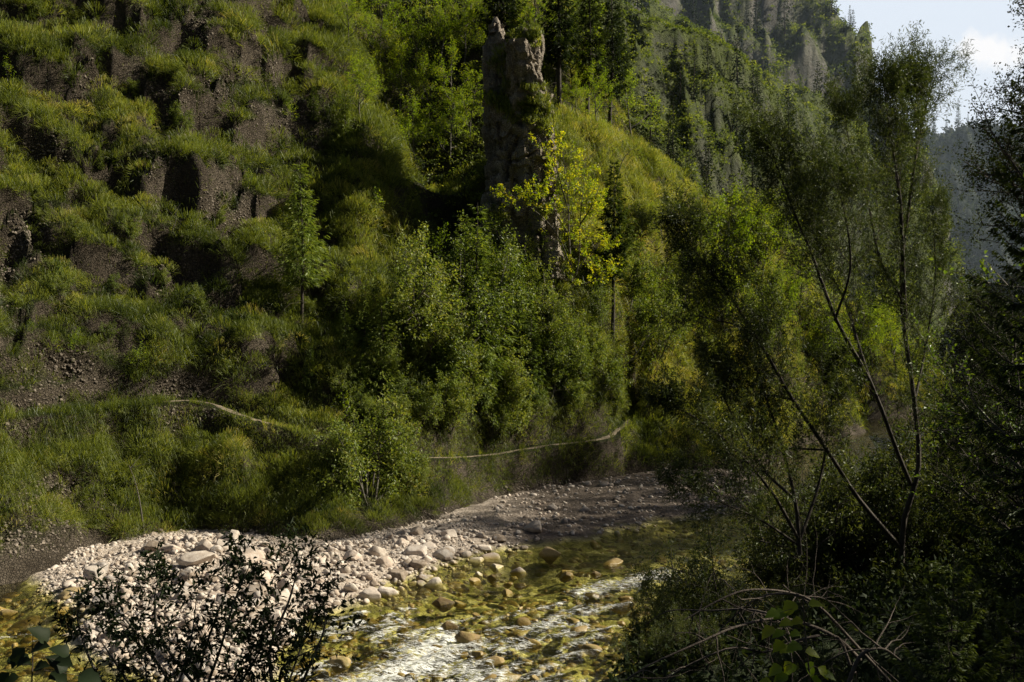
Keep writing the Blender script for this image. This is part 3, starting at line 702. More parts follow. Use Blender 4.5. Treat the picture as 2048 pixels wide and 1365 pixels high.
def water_mat():
    m, nt, out = newmat('river_water')
    geo = N(nt, 'ShaderNodeNewGeometry'); pos = geo.outputs['Position']
    mp = N(nt, 'ShaderNodeMapping'); mp.inputs['Rotation'].default_value = (0, 0, -.64); mp.inputs['Scale'].default_value = (.5, 2.0, 1); nt.links.new(pos, mp.inputs[0])
    n1 = N(nt, 'ShaderNodeTexNoise', i_Scale=3.2, i_Detail=5.0, i_Roughness=.6); nt.links.new(mp.outputs[0], n1.inputs[0])
    n2 = N(nt, 'ShaderNodeTexNoise', i_Scale=5.5, i_Detail=8.0, i_Roughness=.72, i_Distortion=.8); nt.links.new(mp.outputs[0], n2.inputs[0])
    bp = N(nt, 'ShaderNodeBump', i_Strength=.55, i_Distance=.09); nt.links.new(n1.outputs[0], bp.inputs['Height'])
    fr = N(nt, 'ShaderNodeFresnel', i_IOR=1.2); nt.links.new(bp.outputs[0], fr.inputs['Normal'])
    tr = N(nt, 'ShaderNodeBsdfTransparent'); tr.inputs[0].default_value = (.94, .95, .76, 1)
    gl = N(nt, 'ShaderNodeBsdfGlossy'); gl.inputs['Roughness'].default_value = .06; nt.links.new(bp.outputs[0], gl.inputs['Normal'])
    mx = N(nt, 'ShaderNodeMixShader'); nt.links.new(fr.outputs[0], mx.inputs[0]); nt.links.new(tr.outputs[0], mx.inputs[1]); nt.links.new(gl.outputs[0], mx.inputs[2])
    at = N(nt, 'ShaderNodeAttribute', attribute_name='v')
    n4 = N(nt, 'ShaderNodeTexNoise', i_Scale=17.0, i_Detail=6.0, i_Roughness=.75, i_Distortion=1.2); nt.links.new(mp.outputs[0], n4.inputs[0])
    nn_ = math_(nt, 'ADD', math_(nt, 'MULTIPLY', n2.outputs[0], 1.3), math_(nt, 'MULTIPLY', n4.outputs[0], 1.1))
    k = math_(nt, 'SUBTRACT', math_(nt, 'ADD', math_(nt, 'MULTIPLY', at.outputs['Fac'], .72), nn_), 1.79)
    k = math_(nt, 'MULTIPLY', math_(nt, 'MULTIPLY', k, 5.0, True), .97)
    wd = N(nt, 'ShaderNodeBsdfDiffuse'); wd.inputs[0].default_value = (.8, .82, .8, 1)
    b2 = N(nt, 'ShaderNodeBump', i_Strength=.8, i_Distance=.1); nt.links.new(n2.outputs[0], b2.inputs['Height']); nt.links.new(b2.outputs[0], wd.inputs['Normal'])
    m2 = N(nt, 'ShaderNodeMixShader'); nt.links.new(k, m2.inputs[0]); nt.links.new(mx.outputs[0], m2.inputs[1]); nt.links.new(wd.outputs[0], m2.inputs[2])
    nt.links.new(m2.outputs[0], out.inputs[0]); return m
MAT['water'] = water_mat()
wg = WATER.grid(); wg.A = [WFOAM[0].reshape(-1)]
tag(link('river', wg.mesh('river', MAT['water'], True)), kind='structure')

def rubble(name, mat, pos, size, seed, flat=.65, smooth=True):
    """many small stones in one sheet"""
    r = np.random.default_rng(seed); g = Geo(); shapes = [rock_shape(300 + k, 1, 6, flat) for k in range(8)]
    V0 = np.stack([s[0] for s in shapes]); T0 = shapes[0][1]; n = len(pos)
    a = r.uniform(0, 6.28, n); c, s = np.cos(a), np.sin(a)
    S = V0[r.integers(0, 8, n)] * size[:, None, None]
    W = np.stack([S[..., 0] * c[:, None] - S[..., 1] * s[:, None], S[..., 0] * s[:, None] + S[..., 1] * c[:, None], S[..., 2]], -1) + pos[:, None]
    k = V0.shape[1]
    g.add(W.reshape(-1, 3), T=(T0[None] + np.arange(n)[:, None, None] * k).reshape(-1, 3), a=np.repeat(r.random(n), k))
    return link(name, g.mesh(name, mat, smooth))
pz = sample_in(5000, DRY, rs); xy = onwater(*pz.T, .12); sz = np.clip(rs.lognormal(-2.75, .5, len(xy)), .03, .24)
o = rubble('pebbles', MAT['stone'], np.column_stack([xy, BED.z(*xy.T) + sz * .3]), sz, 1); tag(o, 'pale pebbles and cobbles filling the gravel bar between the larger stones', 'pebbles', kind='stuff')
pz = sample_in(4500, [(50, 1188), (110, 1122), (200, 1068), (400, 1050), (680, 1080), (880, 1028), (1000, 1050), (900, 1110), (700, 1110), (400, 1105), (170, 1160)], rs); xy = onwater(*pz.T, .3); sz = np.clip(rs.lognormal(-3.1, .5, len(xy)), .02, .2)
o = rubble('gravel_scatter', MAT['stone'], np.column_stack([xy, BED.z(*xy.T) + sz * .15]), sz, 12, .65, False); tag(o, 'small loose gravel at the back of the bar below the grassy bank', 'gravel', kind='stuff')
BEACH = [(980, 1000), (1240, 955), (1500, 935), (1500, 1030), (1250, 1065), (1000, 1080)]
pz = sample_in(900, BEACH, rs); xy = onwater(*pz.T, .25); sz = np.clip(rs.lognormal(-2.6, .5, len(xy)), .04, .3)
o = rubble('beach_stones', MAT['stone'], np.column_stack([xy, BED.z(*xy.T) + sz * .2]), sz, 2); tag(o, 'small grey stones scattered over the shaded sandy beach', 'pebbles', kind='stuff')
pz = sample_in(1700, [(-60, 1160), (110, 1190), (110, 1270), (200, 1330), (330, 1400), (580, 1360), (620, 1250), (800, 1195), (1000, 1110), (1250, 1070), (1500, 1045), (1500, 1250), (1300, 1400), (-60, 1400)], rs); xy = onwater(*pz.T, -.3); sz = np.clip(rs.lognormal(-1.75, .45, len(xy)), .08, .5)
o = rubble('riverbed_stones', MAT['wetstone'], np.column_stack([xy, np.minimum(BED.z(*xy.T), -.1) - sz * .25]), sz, 3); tag(o, 'golden brown stones covering the stream bed under the clear water', 'pebbles', kind='stuff')
# ------------------------------------------------------------------ rock pinnacle
def px_world(u, v, d): return P(u, v, d)
def pinnacle():
    g = Geo(); d0 = 60.0
    def column(prof, dep, seed, nth=170, nz=210, jag=1.0):
        """prof: rows (v, left u, right u) ; dep: thickness of the block in metres, front face at d0-dep/2"""
        pr = np.array(prof, float); vs = np.linspace(pr[0, 0], pr[-1, 0], nz)
        L = np.interp(vs, pr[:, 0], pr[:, 1]); R = np.interp(vs, pr[:, 0], pr[:, 2]); tr_ = np.clip((R - L - 25) * .09, 0, 7); L = L + tr_; R = R - tr_
        xl = (L - CX) * d0 / F; xr = (R - CX) * d0 / F; z = CH + (CY - vs) * d0 / F
        th = np.arange(nth) * 2 * np.pi / nth; c, s = np.cos(th), np.sin(th)
        cx = np.sign(c) * np.abs(c) ** .6; sy = np.sign(s) * np.abs(s) ** .6
        X = (xl + xr)[:, None] / 2 + (xr - xl)[:, None] / 2 * cx[None]; Y = d0 + dep[0] * sy[None] / 2 + dep[1] * np.linspace(0, 1, nz)[:, None] * -1
        Z = np.repeat(z[:, None], nth, 1)
        nx, ny = cx[None] + 0 * X, sy[None] + 0 * X
        ln = np.sqrt(nx ** 2 + ny ** 2) + 1e-6; nx, ny = nx / ln, ny / ln
        blk = (_h(np.floor(X / .75 + .6 * vn(X, Z, None, seed)), np.floor(Y / .8), np.floor(Z / 2.4 + .5 * vn(X * .8, Z * .8, None, seed + 1)), seed) - .5) * .8 + (_h(np.floor(X / .33 + .4 * vn(X * 2, Z * 2, None, seed)), np.floor(Y / .35), np.floor(Z / .8 + .4 * vn(X * 2, Z, None, seed + 1)), seed + 9) - .5) * .4
        cr = -np.abs(fbm(X * .9, Y * .9, Z * .22, 3, seed)) * 1.5 + .55          # vertical clefts
        led = fbm(X * .3, Y * .3, Z * 1.1, 3, seed + 4) * .6                         # ledges
        fine = fbm(X * 2.4, Y * 2.4, Z * 2.0, 4, seed + 8) * .3 - .75 * np.exp(-(fbm(X * .75, Y * .75, Z * .09, 2, seed + 21) / .045) ** 2) - .4 * np.exp(-(fbm(X * .4 + 7, Y * .4, Z * .55, 2, seed + 25) / .05) ** 2)
        dd = (cr * .5 + led * .5 + fine + blk * 1.25) * .62 * jag
        X = X + nx * dd; Y = Y + ny * dd * 1.3; Z = Z + .3 * fbm(X * .8, Y * .8, Z * .1, 3, seed + 2)
        V = np.stack([X, Y, Z], -1).reshape(-1, 3)
        i = np.arange(nz - 1)[:, None] * nth; j = np.arange(nth)[None]; k = (j + 1) % nth
        Q = np.stack([i + j, i + nth + j, i + nth + k, i + k], -1).reshape(-1, 4)
        top = V[:nth].mean(0) + [0, 0, .04]; V = np.concatenate([V, [top]])
        T = np.stack([np.arange(nth), (np.arange(nth) + 1) % nth, np.full(nth, nz * nth)], 1)
        g.add(V, Q, T)
        return V
    a = column([(185, 990, 1070), (200, 972, 1098), (260, 967, 1108), (300, 971, 1112), (380, 972, 1108), (440, 966, 1112), (510, 968, 1116), (620, 955, 1130)], (4.2, .8), 11)
    b = column([(57, 979, 1003), (75, 975, 1008), (97, 970, 1012), (130, 968, 1022), (180, 969, 1040), (260, 969, 1060)], (2.2, .9), 23, 70, 70, .6)
    c = column([(68, 1030, 1076), (80, 1022, 1088), (110, 1026, 1089), (145, 1026, 1084), (200, 1010, 1090), (260, 1000, 1100)], (2.8, .3), 37, 70, 70, .35)
    d = column([(42, 987, 995), (48, 985, 999), (66, 983, 1001), (80, 980, 1003)], (1.0, .6), 41, 40, 40, .25)
    column([(118, 1012, 1052), (150, 1006, 1070), (190, 1000, 1092), (300, 990, 1104), (420, 995, 1108)], (8.0, -4.0), 61, 80, 60, .8)
    return g.mesh('rock_pinnacle', MAT['pinnacle'], False), (a, b, c)
pm, (pa, pb, pc) = pinnacle()
tag(link('rock_pinnacle', pm), 'tall grey rock pinnacle standing alone above the trees with turf on its ledges', 'rock')

# ------------------------------------------------------------------ turf
def tufts(g, pos, nrm, rng, per, rad, L, wid, tone, m=0):
    """tussocks: a fan of long blades that lean outward and hang downhill"""
    n = len(pos); per_n = np.full(n, per)
    k = np.repeat(np.arange(n), per_n); N_ = len(k)
    rr = rad[k] * np.sqrt(rng.random(N_)); an = rng.random(N_) * 6.283
    nn = nrm[k]
    t1 = unit(np.cross(nn, np.array([0, 0, 1.0]) + rng.normal(size=(n, 3))[k] * .01)); t2 = np.cross(nn, t1)
    off = (np.cos(an) * rr)[:, None] * t1 + (np.sin(an) * rr)[:, None] * t2
    base = pos[k] + off - nn * .05
    up = np.array([0, 0, 1.0])
    d = nn * .55 + up * .6 + unit(off + 1e-6) * (.6 * rr / rad[k])[:, None] + rng.normal(size=(N_, 3)) * .2 + (rng.normal(size=(n, 3)) * .2)[k]
    blades(g, base, d, L[k] * rng.uniform(.55, 1.2, N_), wid[k] * rng.uniform(.7, 1.3, N_), rng.uniform(.9, 2.6, N_), rng, np.clip(tone[k] + rng.normal(size=N_) * .13, 0, 1), m)

def domes(g, pos, nrm, rng, per, R, hk, L, wid, tone):
    """big tussocks: blades rooted over a low dome, hanging down over its lower rim"""
    n = len(pos); k = np.repeat(np.arange(n), per); N_ = len(k)
    q = np.sqrt(rng.random(N_)); an = rng.random(N_) * 6.283; nn = nrm[k]; up = np.array([0, 0, 1.0])
    ax = unit(nn * .55 + up * .75)
    t1 = unit(np.cross(ax, np.array([0.0, 1.0, .01]))); t2 = np.cross(ax, t1); Rk = R[k]
    rad = np.cos(an)[:, None] * t1 + np.sin(an)[:, None] * t2
    base = pos[k] + rad * (q * Rk)[:, None] + ax * (hk[k] * Rk * (1 - q ** 2) - .06)[:, None]
    lean = (rng.normal(size=(n, 3)) * .25)[k]
    d = ax * (1 - .75 * q ** 2)[:, None] + rad * (.95 * q)[:, None] + lean + rng.normal(size=(N_, 3)) * .16 + up * .12
    blades(g, base, d, L[k] * rng.uniform(.6, 1.2, N_), wid[k] * rng.uniform(.7, 1.3, N_), rng.uniform(1.0, 2.8, N_), rng, np.clip(tone[k] + rng.normal(size=N_) * .12 - .12 * q, 0, 1))

def wturf(x, y, z, u, v, nz):
    b = bare(u, v, x, y, z)
    w = (1 - b) ** 1.5 * np.where((u < 660) & (z > 5.5), ss(.2, .75, nz), 1) + .02
    w = w * np.where((z > .9) | ((z > .4) & (u > 235) & (u < 960)) | ((z > .6) & (u > 900) & (u < 1200)), 1, 0) * np.where((u > -60) & (u < 2000) & (v > -70), 1, .03) * np.where(y > 74, .30, 1)
    gul = (u > 790) & (u < 975) & (y > 53)
    w = w * np.where(u < 660, 1.7, 1)
    return w * np.where(gul, .18, 1) * (70 / np.maximum(y, 35)) ** 1.2
rg = np.random.default_rng(21)
p, nrm = HILL.sample(12500, rg, wturf)
dt, _ = near_trail(p[:, 0], p[:, 1]); u_ = p[:, 0] / p[:, 1] * F + CX; hid = (u_ < 185) | ((u_ > 215) & (u_ < 325)) | ((u_ > 545) & (u_ < 830)) | (u_ > 1255); k = (dt > .42) | hid; p, nrm = p[k], nrm[k]; dt = dt[k]
u_ = p[:, 0] / p[:, 1] * F + CX
tone = .42 + .3 * fbm(p[:, 0] / 5, p[:, 2] / 5, p[:, 1] / 9, 3, 77) + .16 * rg.normal(size=len(p)) + .31 * ss(1050, 1200, u_) * ss(60, 62, p[:, 1])  # lighter tone on the slope right of the pinnacle: sunlight painted into the grass
tone = tone + .38 * (rg.random(len(p)) < .07) - .22 * (rg.random(len(p)) < .12)
tone = np.clip(tone, .05, .98)
sc = np.clip(p[:, 1] / 48, .8, 1.6)
big = rg.uniform(.6, 1.3, len(p))
g = Geo()
kd = (u_ < 900) & (dt > 1.0) & (rg.random(len(p)) < .62) | (u_ >= 900) & (dt > 1.0) & (rg.random(len(p)) < .3)
R_ = (.42 + .5 * rg.random(len(p)) ** 2) * np.where(u_ < 900, 1.0, .85) * np.clip(sc, .9, 1.3)
domes(g, p[kd], nrm[kd], rg, 135, R_[kd], rg.uniform(.6, 1.05, len(p))[kd], (.4 + .26 * rg.random(len(p)))[kd] * np.clip(sc[kd], .9, 1.4), .0135 * sc[kd], tone[kd] + .06)
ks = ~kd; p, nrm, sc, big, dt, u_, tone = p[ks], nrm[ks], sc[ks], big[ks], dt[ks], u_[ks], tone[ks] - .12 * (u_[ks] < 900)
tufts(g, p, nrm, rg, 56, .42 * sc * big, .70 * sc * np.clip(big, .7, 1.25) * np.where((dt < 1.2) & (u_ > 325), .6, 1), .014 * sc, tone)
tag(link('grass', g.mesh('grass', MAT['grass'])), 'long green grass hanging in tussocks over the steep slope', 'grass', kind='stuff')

# short turf between tussocks, moss and crumbs of rock on the bare earth
def wlow(x, y, z, u, v, nz): return np.where((z > .6) & (u > -60) & (u < 2000) & (v > -60), 1, .02) * (50 / y) ** 1.6 * (1.15 - bare(u, v, x, y, z)) * np.where(u < 660, .45 + ss(.3, .7, nz), 1)
p, nrm = HILL.sample(110000, rg, wlow); dt, _ = near_trail(p[:, 0], p[:, 1]); k = (dt > .5) | ((dt > .12) & (rg.random(len(p)) < .45)); p, nrm = p[k], nrm[k]; sc = np.clip(p[:, 1] / 45, .8, 2.2)
g = Geo(); n = len(p)
blades(g, p, nrm * .6 + np.array([0, 0, .5]) + rg.normal(size=(n, 3)) * .45, .26 * sc * rg.uniform(.6, 1.4, n), .018 * sc, rg.uniform(.2, 1.4, n), rg, np.clip(.2 + .2 * fbm(p[:, 0] / 3, p[:, 2] / 3, None, 3, 78) + rg.normal(size=n) * .16, 0, 1))
tag(link('turf', g.mesh('turf', MAT['grass'])), 'short turf and moss growing thinly between the grass tussocks', 'turf', kind='stuff')
def wrub(x, y, z, u, v, nz): return np.where((z > .3) & (u > -60) & (u < 1600) & (v > -60) & (y < 72), 1, 0) * bare(u, v, x, y, z) ** 1.2 * (45 / y)
p, nrm = HILL.sample(13000, rg, wrub); dt, _ = near_trail(p[:, 0], p[:, 1]); p = p[dt > .5]
MAT['rubble'] = stone_mat('rubble_rock', [(0, (.06, .047, .035)), (.4, (.14, .115, .09)), (.75, (.26, .22, .18)), (1, (.08, .065, .05))])
tag(rubble('rubble', MAT['rubble'], p, np.clip(rg.lognormal(-3.2, .5, len(p)), .02, .1), 9, .8, False), 'crumbling grey conglomerate showing on the bare parts of the slope', 'rubble', kind='stuff')

# leafy undergrowth in the gully and among the trees, leaf clumps on the mountains
def clumps(g, pos, nrm, rng, per, rad, L, W, tone, flat=.6):
    n = len(pos); k = np.repeat(np.arange(n), per); N_ = len(k)
    off = unit(rng.normal(size=(N_, 3))) * (rng.random(N_) ** .5)[:, None] * rad[k][:, None]
    off[:, 2] = np.abs(off[:, 2]) * flat + .02
    base = pos[k] + off
    d = unit(off + rng.normal(size=(N_, 3)) * .5 * rad[k][:, None] + np.array([0, 0, -.15]))
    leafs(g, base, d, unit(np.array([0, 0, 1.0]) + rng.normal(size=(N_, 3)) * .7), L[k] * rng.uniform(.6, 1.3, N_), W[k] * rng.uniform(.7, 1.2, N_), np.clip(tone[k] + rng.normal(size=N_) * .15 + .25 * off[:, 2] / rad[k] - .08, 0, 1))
def wund(x, y, z, u, v, nz):
    gul = np.where((u > 690) & (u < 1000) & (y > 52), 1.0, 0) + np.where((u > 640) & (u < 1240) & (z < 11) & (y < 60) & (v < 880), .9, 0) + np.where((y > 66), .55, 0) + np.where((u > 1050) & (z > 4), .35, 0) + np.where((u > 560) & (u < 840) & (v > 880), .3, 0)
    return gul * np.where((z > 1.5) & (u > 0) & (u < 2000) & (v > -80), 1, 0) * (55 / y) ** 1.3
p, nrm = HILL.sample(3600, rg, wund); dt, _ = near_trail(p[:, 0], p[:, 1]); p = p[dt > .9]; sc = np.clip(p[:, 1] / 52, .7, 2.2); n = len(p)
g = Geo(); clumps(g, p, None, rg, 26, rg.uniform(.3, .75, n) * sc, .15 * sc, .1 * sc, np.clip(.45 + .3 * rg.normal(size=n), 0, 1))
tag(link('undergrowth', g.mesh('undergrowth', MAT['shrub'])), 'leafy undergrowth covering the gully floor and the ground below the trees', 'undergrowth', kind='stuff')
g = Geo()
for fld, nn_, sz in ((M3, 11000, .75), (M2, 10000, 1.0), (M1, 8000, 1.6)):
    def wm(x, y, z, u, v, nz): return np.where((u > 1100) & (u < 1960) & (v > -60) & (v < 780) & (z > -1), 1, 0) * (.22 + ss(.25, .55, nz + .25 * fbm(x / 12, z / 12, y / 20, 3, 88)))
    p, nrm = fld.sample(nn_, rg, wm); n = len(p)
    clumps(g, p, None, rg, 18, rg.uniform(.5, 1.3, n) * sz, np.full(n, .42 * sz), np.full(n, .3 * sz), np.clip(.5 + .35 * fbm(p[:, 0] / 20, p[:, 2] / 20, p[:, 1] / 30, 3, 4) + .15 * rg.normal(size=n), 0, 1))
tag(link('mountain_scrub', g.mesh('mountain_scrub', MAT['scrub'])), 'low green scrub and turf clinging to the steep mountain sides', 'scrub', kind='stuff')
g = Geo()
def wm0(x, y, z, u, v, nz): return np.where((u > 1780) & (u < 2120) & (v < 780) & (z > 0), 1, 0)
p, nrm = M0.sample(2600, rg, wm0); n = len(p)
clumps(g, p, None, rg, 14, rg.uniform(2, 5, n), np.full(n, 2.0), np.full(n, 1.3), np.clip(.3 + .2 * rg.normal(size=n), 0, 1), 1.4)
MAT['farleaf'] = leaf_mat('far_leaves', [(0, (.015, .025, .018)), (.5, (.03, .045, .03)), (1, (.06, .075, .045))], .25, .02, .5, 0)
tag(link('distant_forest', g.mesh('distant_forest', MAT['farleaf'])), 'hazy blue green forest covering the far ridge below the sky', 'forest', kind='stuff')

# turf on the pinnacle ledges
g = Geo(); LED = []
for (u, v, ru, rv, nn_) in [(1055, 72, 24, 8, 26), (1005, 110, 8, 25, 7), (1025, 140, 22, 18, 14), (1040, 165, 30, 16, 20), (995, 192, 22, 9, 16), (1050, 200, 38, 16, 44), (1085, 215, 20, 16, 20), (1060, 180, 22, 12, 12), (1045, 228, 38, 12, 14), (1098, 250, 16, 22, 16), (1000, 430, 30, 20, 5), (1080, 430, 20, 30, 5)]:
    for _ in range(nn_):
        a = rg.normal(size=2) * .5; LED.append((u + a[0] * ru, v + a[1] * rv))
V = np.concatenate([pa, pb, pc]); uu = V[:, 0] / V[:, 1] * F + CX; vv = CY - (V[:, 2] - CH) / V[:, 1] * F
pos = []
for u, v in LED:
    k = np.nonzero((uu - u) ** 2 + (vv - v) ** 2 < 130)[0]
    if len(k): pos.append(V[k[V[k, 1].argmin()]])
pos = np.array(pos); n = len(pos)
tufts(g, pos, unit(np.array([0, -.8, .6]) + rg.normal(size=(n, 3)) * .2), rg, 46, np.full(n, .36), np.full(n, .5), np.full(n, .03), np.clip(.5 + .15 * rg.normal(size=n), 0, 1))
tag(link('ledge_grass', g.mesh('ledge_grass', MAT['grass'])), 'mats of dull green grass on the ledges of the rock pinnacle', 'grass', kind='stuff')

# ------------------------------------------------------------------ plant kinds
def near_und():
    r = np.random.default_rng(3); g = Geo()
    for n, x0, x1, y0, y1, f, per in ((2600, -2, 15, 4.5, 25, 1.0, 22), (1500, 10, 60, 25, 125, 2.2, 18)):
        x = r.uniform(x0, x1, n); y = y0 + (y1 - y0) * r.random(n) ** (1 if f == 1 else 1.5)
        if f > 1: x = np.interp(y, [e[1] for e in EDGE], [e[0] for e in EDGE]) + r.exponential(3.0, n) - .3
        z = near_z(x, y); u = x / y * F + CX; v = CY - (z + .4 - CH) / y * F; k = (z > .1) & ((u > 1270) | (v > 1400)); x, y, z = x[k], y[k], z[k]; m = len(x); s = f * np.clip(y / 12, .35, 1.2)
        clumps(g, np.stack([x, y, z], -1), None, r, per, r.uniform(.25, .55, m) * s, .11 * s, .07 * s, np.clip(.4 + .25 * r.normal(size=m), 0, 1), 1.1)
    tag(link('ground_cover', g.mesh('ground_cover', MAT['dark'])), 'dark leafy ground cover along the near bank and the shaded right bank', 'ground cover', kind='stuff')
near_und()

def conifer_geo(h, r, seed, bare_=.12, whorls=26, per=6, sprays=9, trunk_r=None, shaggy=1.0, leafw=.09, dead=0, minL=.15, sl=1.0):
    rng = np.random.default_rng(seed); gt, gc = Geo(), Geo()
    tr = trunk_r or h * .013
    zz = np.linspace(0, 1, 9); pts = np.column_stack([.02 * h * fbm(zz * 2, zz * 0 + seed, None, 2, seed), .02 * h * fbm(zz * 2, zz * 0 - seed, None, 2, seed + 1), zz * h])
    pts[0, 2] = -.5
    tube(gt, pts, tr * (1 - zz * .93), 7)
    ax = lambda z: np.stack([np.interp(z, pts[:, 2], pts[:, 0]), np.interp(z, pts[:, 2], pts[:, 1]), z], -1)
    B, D, Ln, Wd, A = [], [], [], [], []
    for w in range(whorls):
        t = bare_ + (1 - bare_) * (w + rng.uniform(-.3, .3)) / whorls; t = min(t, .985)
        k = per if t < .8 else max(3, per - 2)
        for b in range(k):
            if rng.random() < .12: continue
            a = (b + rng.uniform(-.4, .4)) * 6.283 / k + w * 2.4
            prof = (1 - t) ** .85 if t > bare_ + .12 else (1 - t) ** .85 * (.55 + .45 * (t - bare_) / .12)
            L = max(minL, r * prof * rng.uniform(.6, 1.15))
            rise = -.25 + .75 * t; s = np.linspace(0, 1, 5)
            d2 = np.array([math.cos(a), math.sin(a), 0])
            q = ax(t * h)[None] + d2 * (L * s)[:, None] + np.array([0, 0, 1.0]) * (L * (rise * s + .22 * s ** 2 - .25 * np.sin(s * 3)))[:, None]
            tube(gc, q, max(.006, tr * .22 * (1 - t)) * (1 - .8 * s), 3, 0.05, 1)
            m = max(3, int(sprays * (L / r) ** .7))
            ss_ = rng.uniform(.12, 1, m); pos = np.stack([np.interp(ss_, s, q[:, i]) for i in range(3)], -1)
            yaw = a + rng.choice([-1, 1], m) * rng.uniform(.35, 1.1, m) * (1.15 - ss_ * .6)
            pit = rise * .5 - rng.uniform(.0, .65, m) * shaggy
            dd = np.stack([np.cos(yaw), np.sin(yaw), pit], -1)
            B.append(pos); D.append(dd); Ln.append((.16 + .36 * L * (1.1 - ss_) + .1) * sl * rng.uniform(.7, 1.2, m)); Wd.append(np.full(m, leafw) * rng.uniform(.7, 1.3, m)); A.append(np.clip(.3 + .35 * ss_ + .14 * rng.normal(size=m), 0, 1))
    for b in range(dead):
        z = rng.uniform(.08, max(.1, bare_)) * h; a = rng.uniform(0, 6.28); L = r * rng.uniform(.3, .8)
        q = poly([ax(z), ax(z) + [math.cos(a) * L * .6, math.sin(a) * L * .6, -.05 * L], ax(z) + [math.cos(a) * L, math.sin(a) * L, -.3 * L]], 5)
        tube(gt, q, tr * .12 * np.linspace(1, .2, 5), 3)
    B, D, Ln, Wd, A = map(np.concatenate, (B, D, Ln, Wd, A)); n = len(B)
    # each spray becomes three slim leaves so that it reads as needled twig, not as a plate
    for j in range(3):
        o = rng.normal(size=(n, 3)) * .35; f = rng.uniform(0, .45, n)[:, None] if j else 0
        leafs(gc, B + unit(D) * Ln[:, None] * f, unit(D) + o * (.6 if j else .25), unit(np.array([0, 0, 1.0]) + rng.normal(size=(n, 3)) * .45), Ln * (.6 if j else 1.0), Wd * (.8 if j else 1), A)
    return gt, gc

def grow(rng, p, d, L, r, lev, maxlev, gt, twigs, up=.12, wig=.22, kids=(4, 6), ratio=.62, spread=.8, sides=6, t0=.3):
    n = 6; pts = [np.array(p, float)]; dd = unit(np.array(d, float))
    for i in range(n):
        dd = unit(dd + rng.normal(size=3) * wig * .5 + np.array([0, 0, up * .5])); pts.append(pts[-1] + dd * L / n)
    pts = np.array(pts)
    tube(gt, pts, r * np.linspace(1, .35 if lev < maxlev else .2, n + 1), max(3, sides - 2 * lev))
    if lev >= maxlev: twigs.append(pts); return
    k = int(rng.integers(kids[0], kids[1] + 1))
    for j in range(k):
        s = t0 + (1 - t0) * (j + rng.random()) / k
        q = np.array([np.interp(s * n, np.arange(n + 1), pts[:, i]) for i in range(3)]); tg = unit(pts[min(n, int(s * n) + 1)] - pts[int(s * n) if s < 1 else n - 1])
        ndir = unit(tg * (1 - spread * .5) + unit(np.cross(tg, rng.normal(size=3))) * spread)
        grow(rng, q, ndir, L * ratio * rng.uniform(.65, 1.15) * (1.15 - .45 * s), r * .5, lev + 1, maxlev, gt, twigs, up, wig, kids, ratio, spread, sides, .15)
    grow(rng, pts[-1], dd, L * ratio * .8, r * .35, lev + 1, maxlev, gt, twigs, up, wig, kids, ratio, spread, sides, .15)

def leaf_on(g, twigs, rng, per, L, W, tone=(.5, .18), spread=.9, hang=.2, jit=.04):
    T = np.stack([poly(t, 7) for t in twigs]); nt = len(T)
    k = np.repeat(np.arange(nt), per); n = len(k); s = rng.uniform(.1, 1, n) * 5.999; i = s.astype(int); f = (s - i)[:, None]
    base = T[k, i] * (1 - f) + T[k, i + 1] * f + rng.normal(size=(n, 3)) * jit; tg = unit(T[k, i + 1] - T[k, i])
    d = unit(tg * .6 + unit(rng.normal(size=(n, 3))) * spread + np.array([0, 0, -hang]))
    cl = tone[0] + tone[1] * rng.normal(size=nt)[k] * .7 + tone[1] * rng.normal(size=n) * .7
    leafs(g, base, d, unit(np.array([0, 0, 1.0]) + rng.normal(size=(n, 3)) * .6), L * rng.uniform(.6, 1.25, n), W * rng.uniform(.7, 1.2, n), np.clip(cl, 0, 1))

def broad_geo(h, seed, per=9, leaf=(.17, .11), trunk_t=.35, lev=3, kids=(4, 6), spread=.85, up=.14, lean=(0, 0), r=None, stems=1, ratio=.6, tone=(.5, .2), hang=.2, jit=.08):
    rng = np.random.default_rng(seed); gt, gc, tw = Geo(), Geo(), []
    for s in range(stems):
        d = np.array([lean[0], lean[1], 1.0]) + (rng.normal(size=3) * [.45, .45, .1] if stems > 1 else 0)
        grow(rng, (0, 0, -.3), d, h * .72 * (rng.uniform(.7, 1.05) if stems > 1 else 1), r or h * .016, 0, lev, gt, tw, up, .2, kids, ratio, spread, 7, trunk_t)
    leaf_on(gc, tw, rng, per, leaf[0], leaf[1], tone, hang=hang, jit=jit)
    return gt, gc

def kind(name, geos, bark, leafm, cat, whole=False):
    """one plant of a kind: an Empty with trunk and crown, or one mesh for those far off"""
    gt, gc = geos
    if whole:
        g = Geo(); 
        for s_, mm in ((gt, 1), (gc, 0)):
            V = np.concatenate(s_.V); Q = np.concatenate(s_.Q) if s_.Q else None; T = np.concatenate(s_.T) if s_.T else None
            mq = np.concatenate(s_.MQ) if s_.Q else None
            if mm == 1: g.add(V, Q, T, a=np.concatenate(s_.A), m=1)
            else:
                a = np.concatenate(s_.A); n0 = g.n; g.V.append(V); g.A.append(a); g.n += len(V)
                g.Q.append(Q + n0); g.MQ.append(mq)
        return dict(me=g.mesh(name, [MAT[leafm], MAT[bark]]), name=name, cat=cat)
    return dict(t=gt.mesh('trunk', MAT[bark], True), c=gc.mesh('crown', [MAT[leafm], MAT[bark]]), name=name, cat=cat)

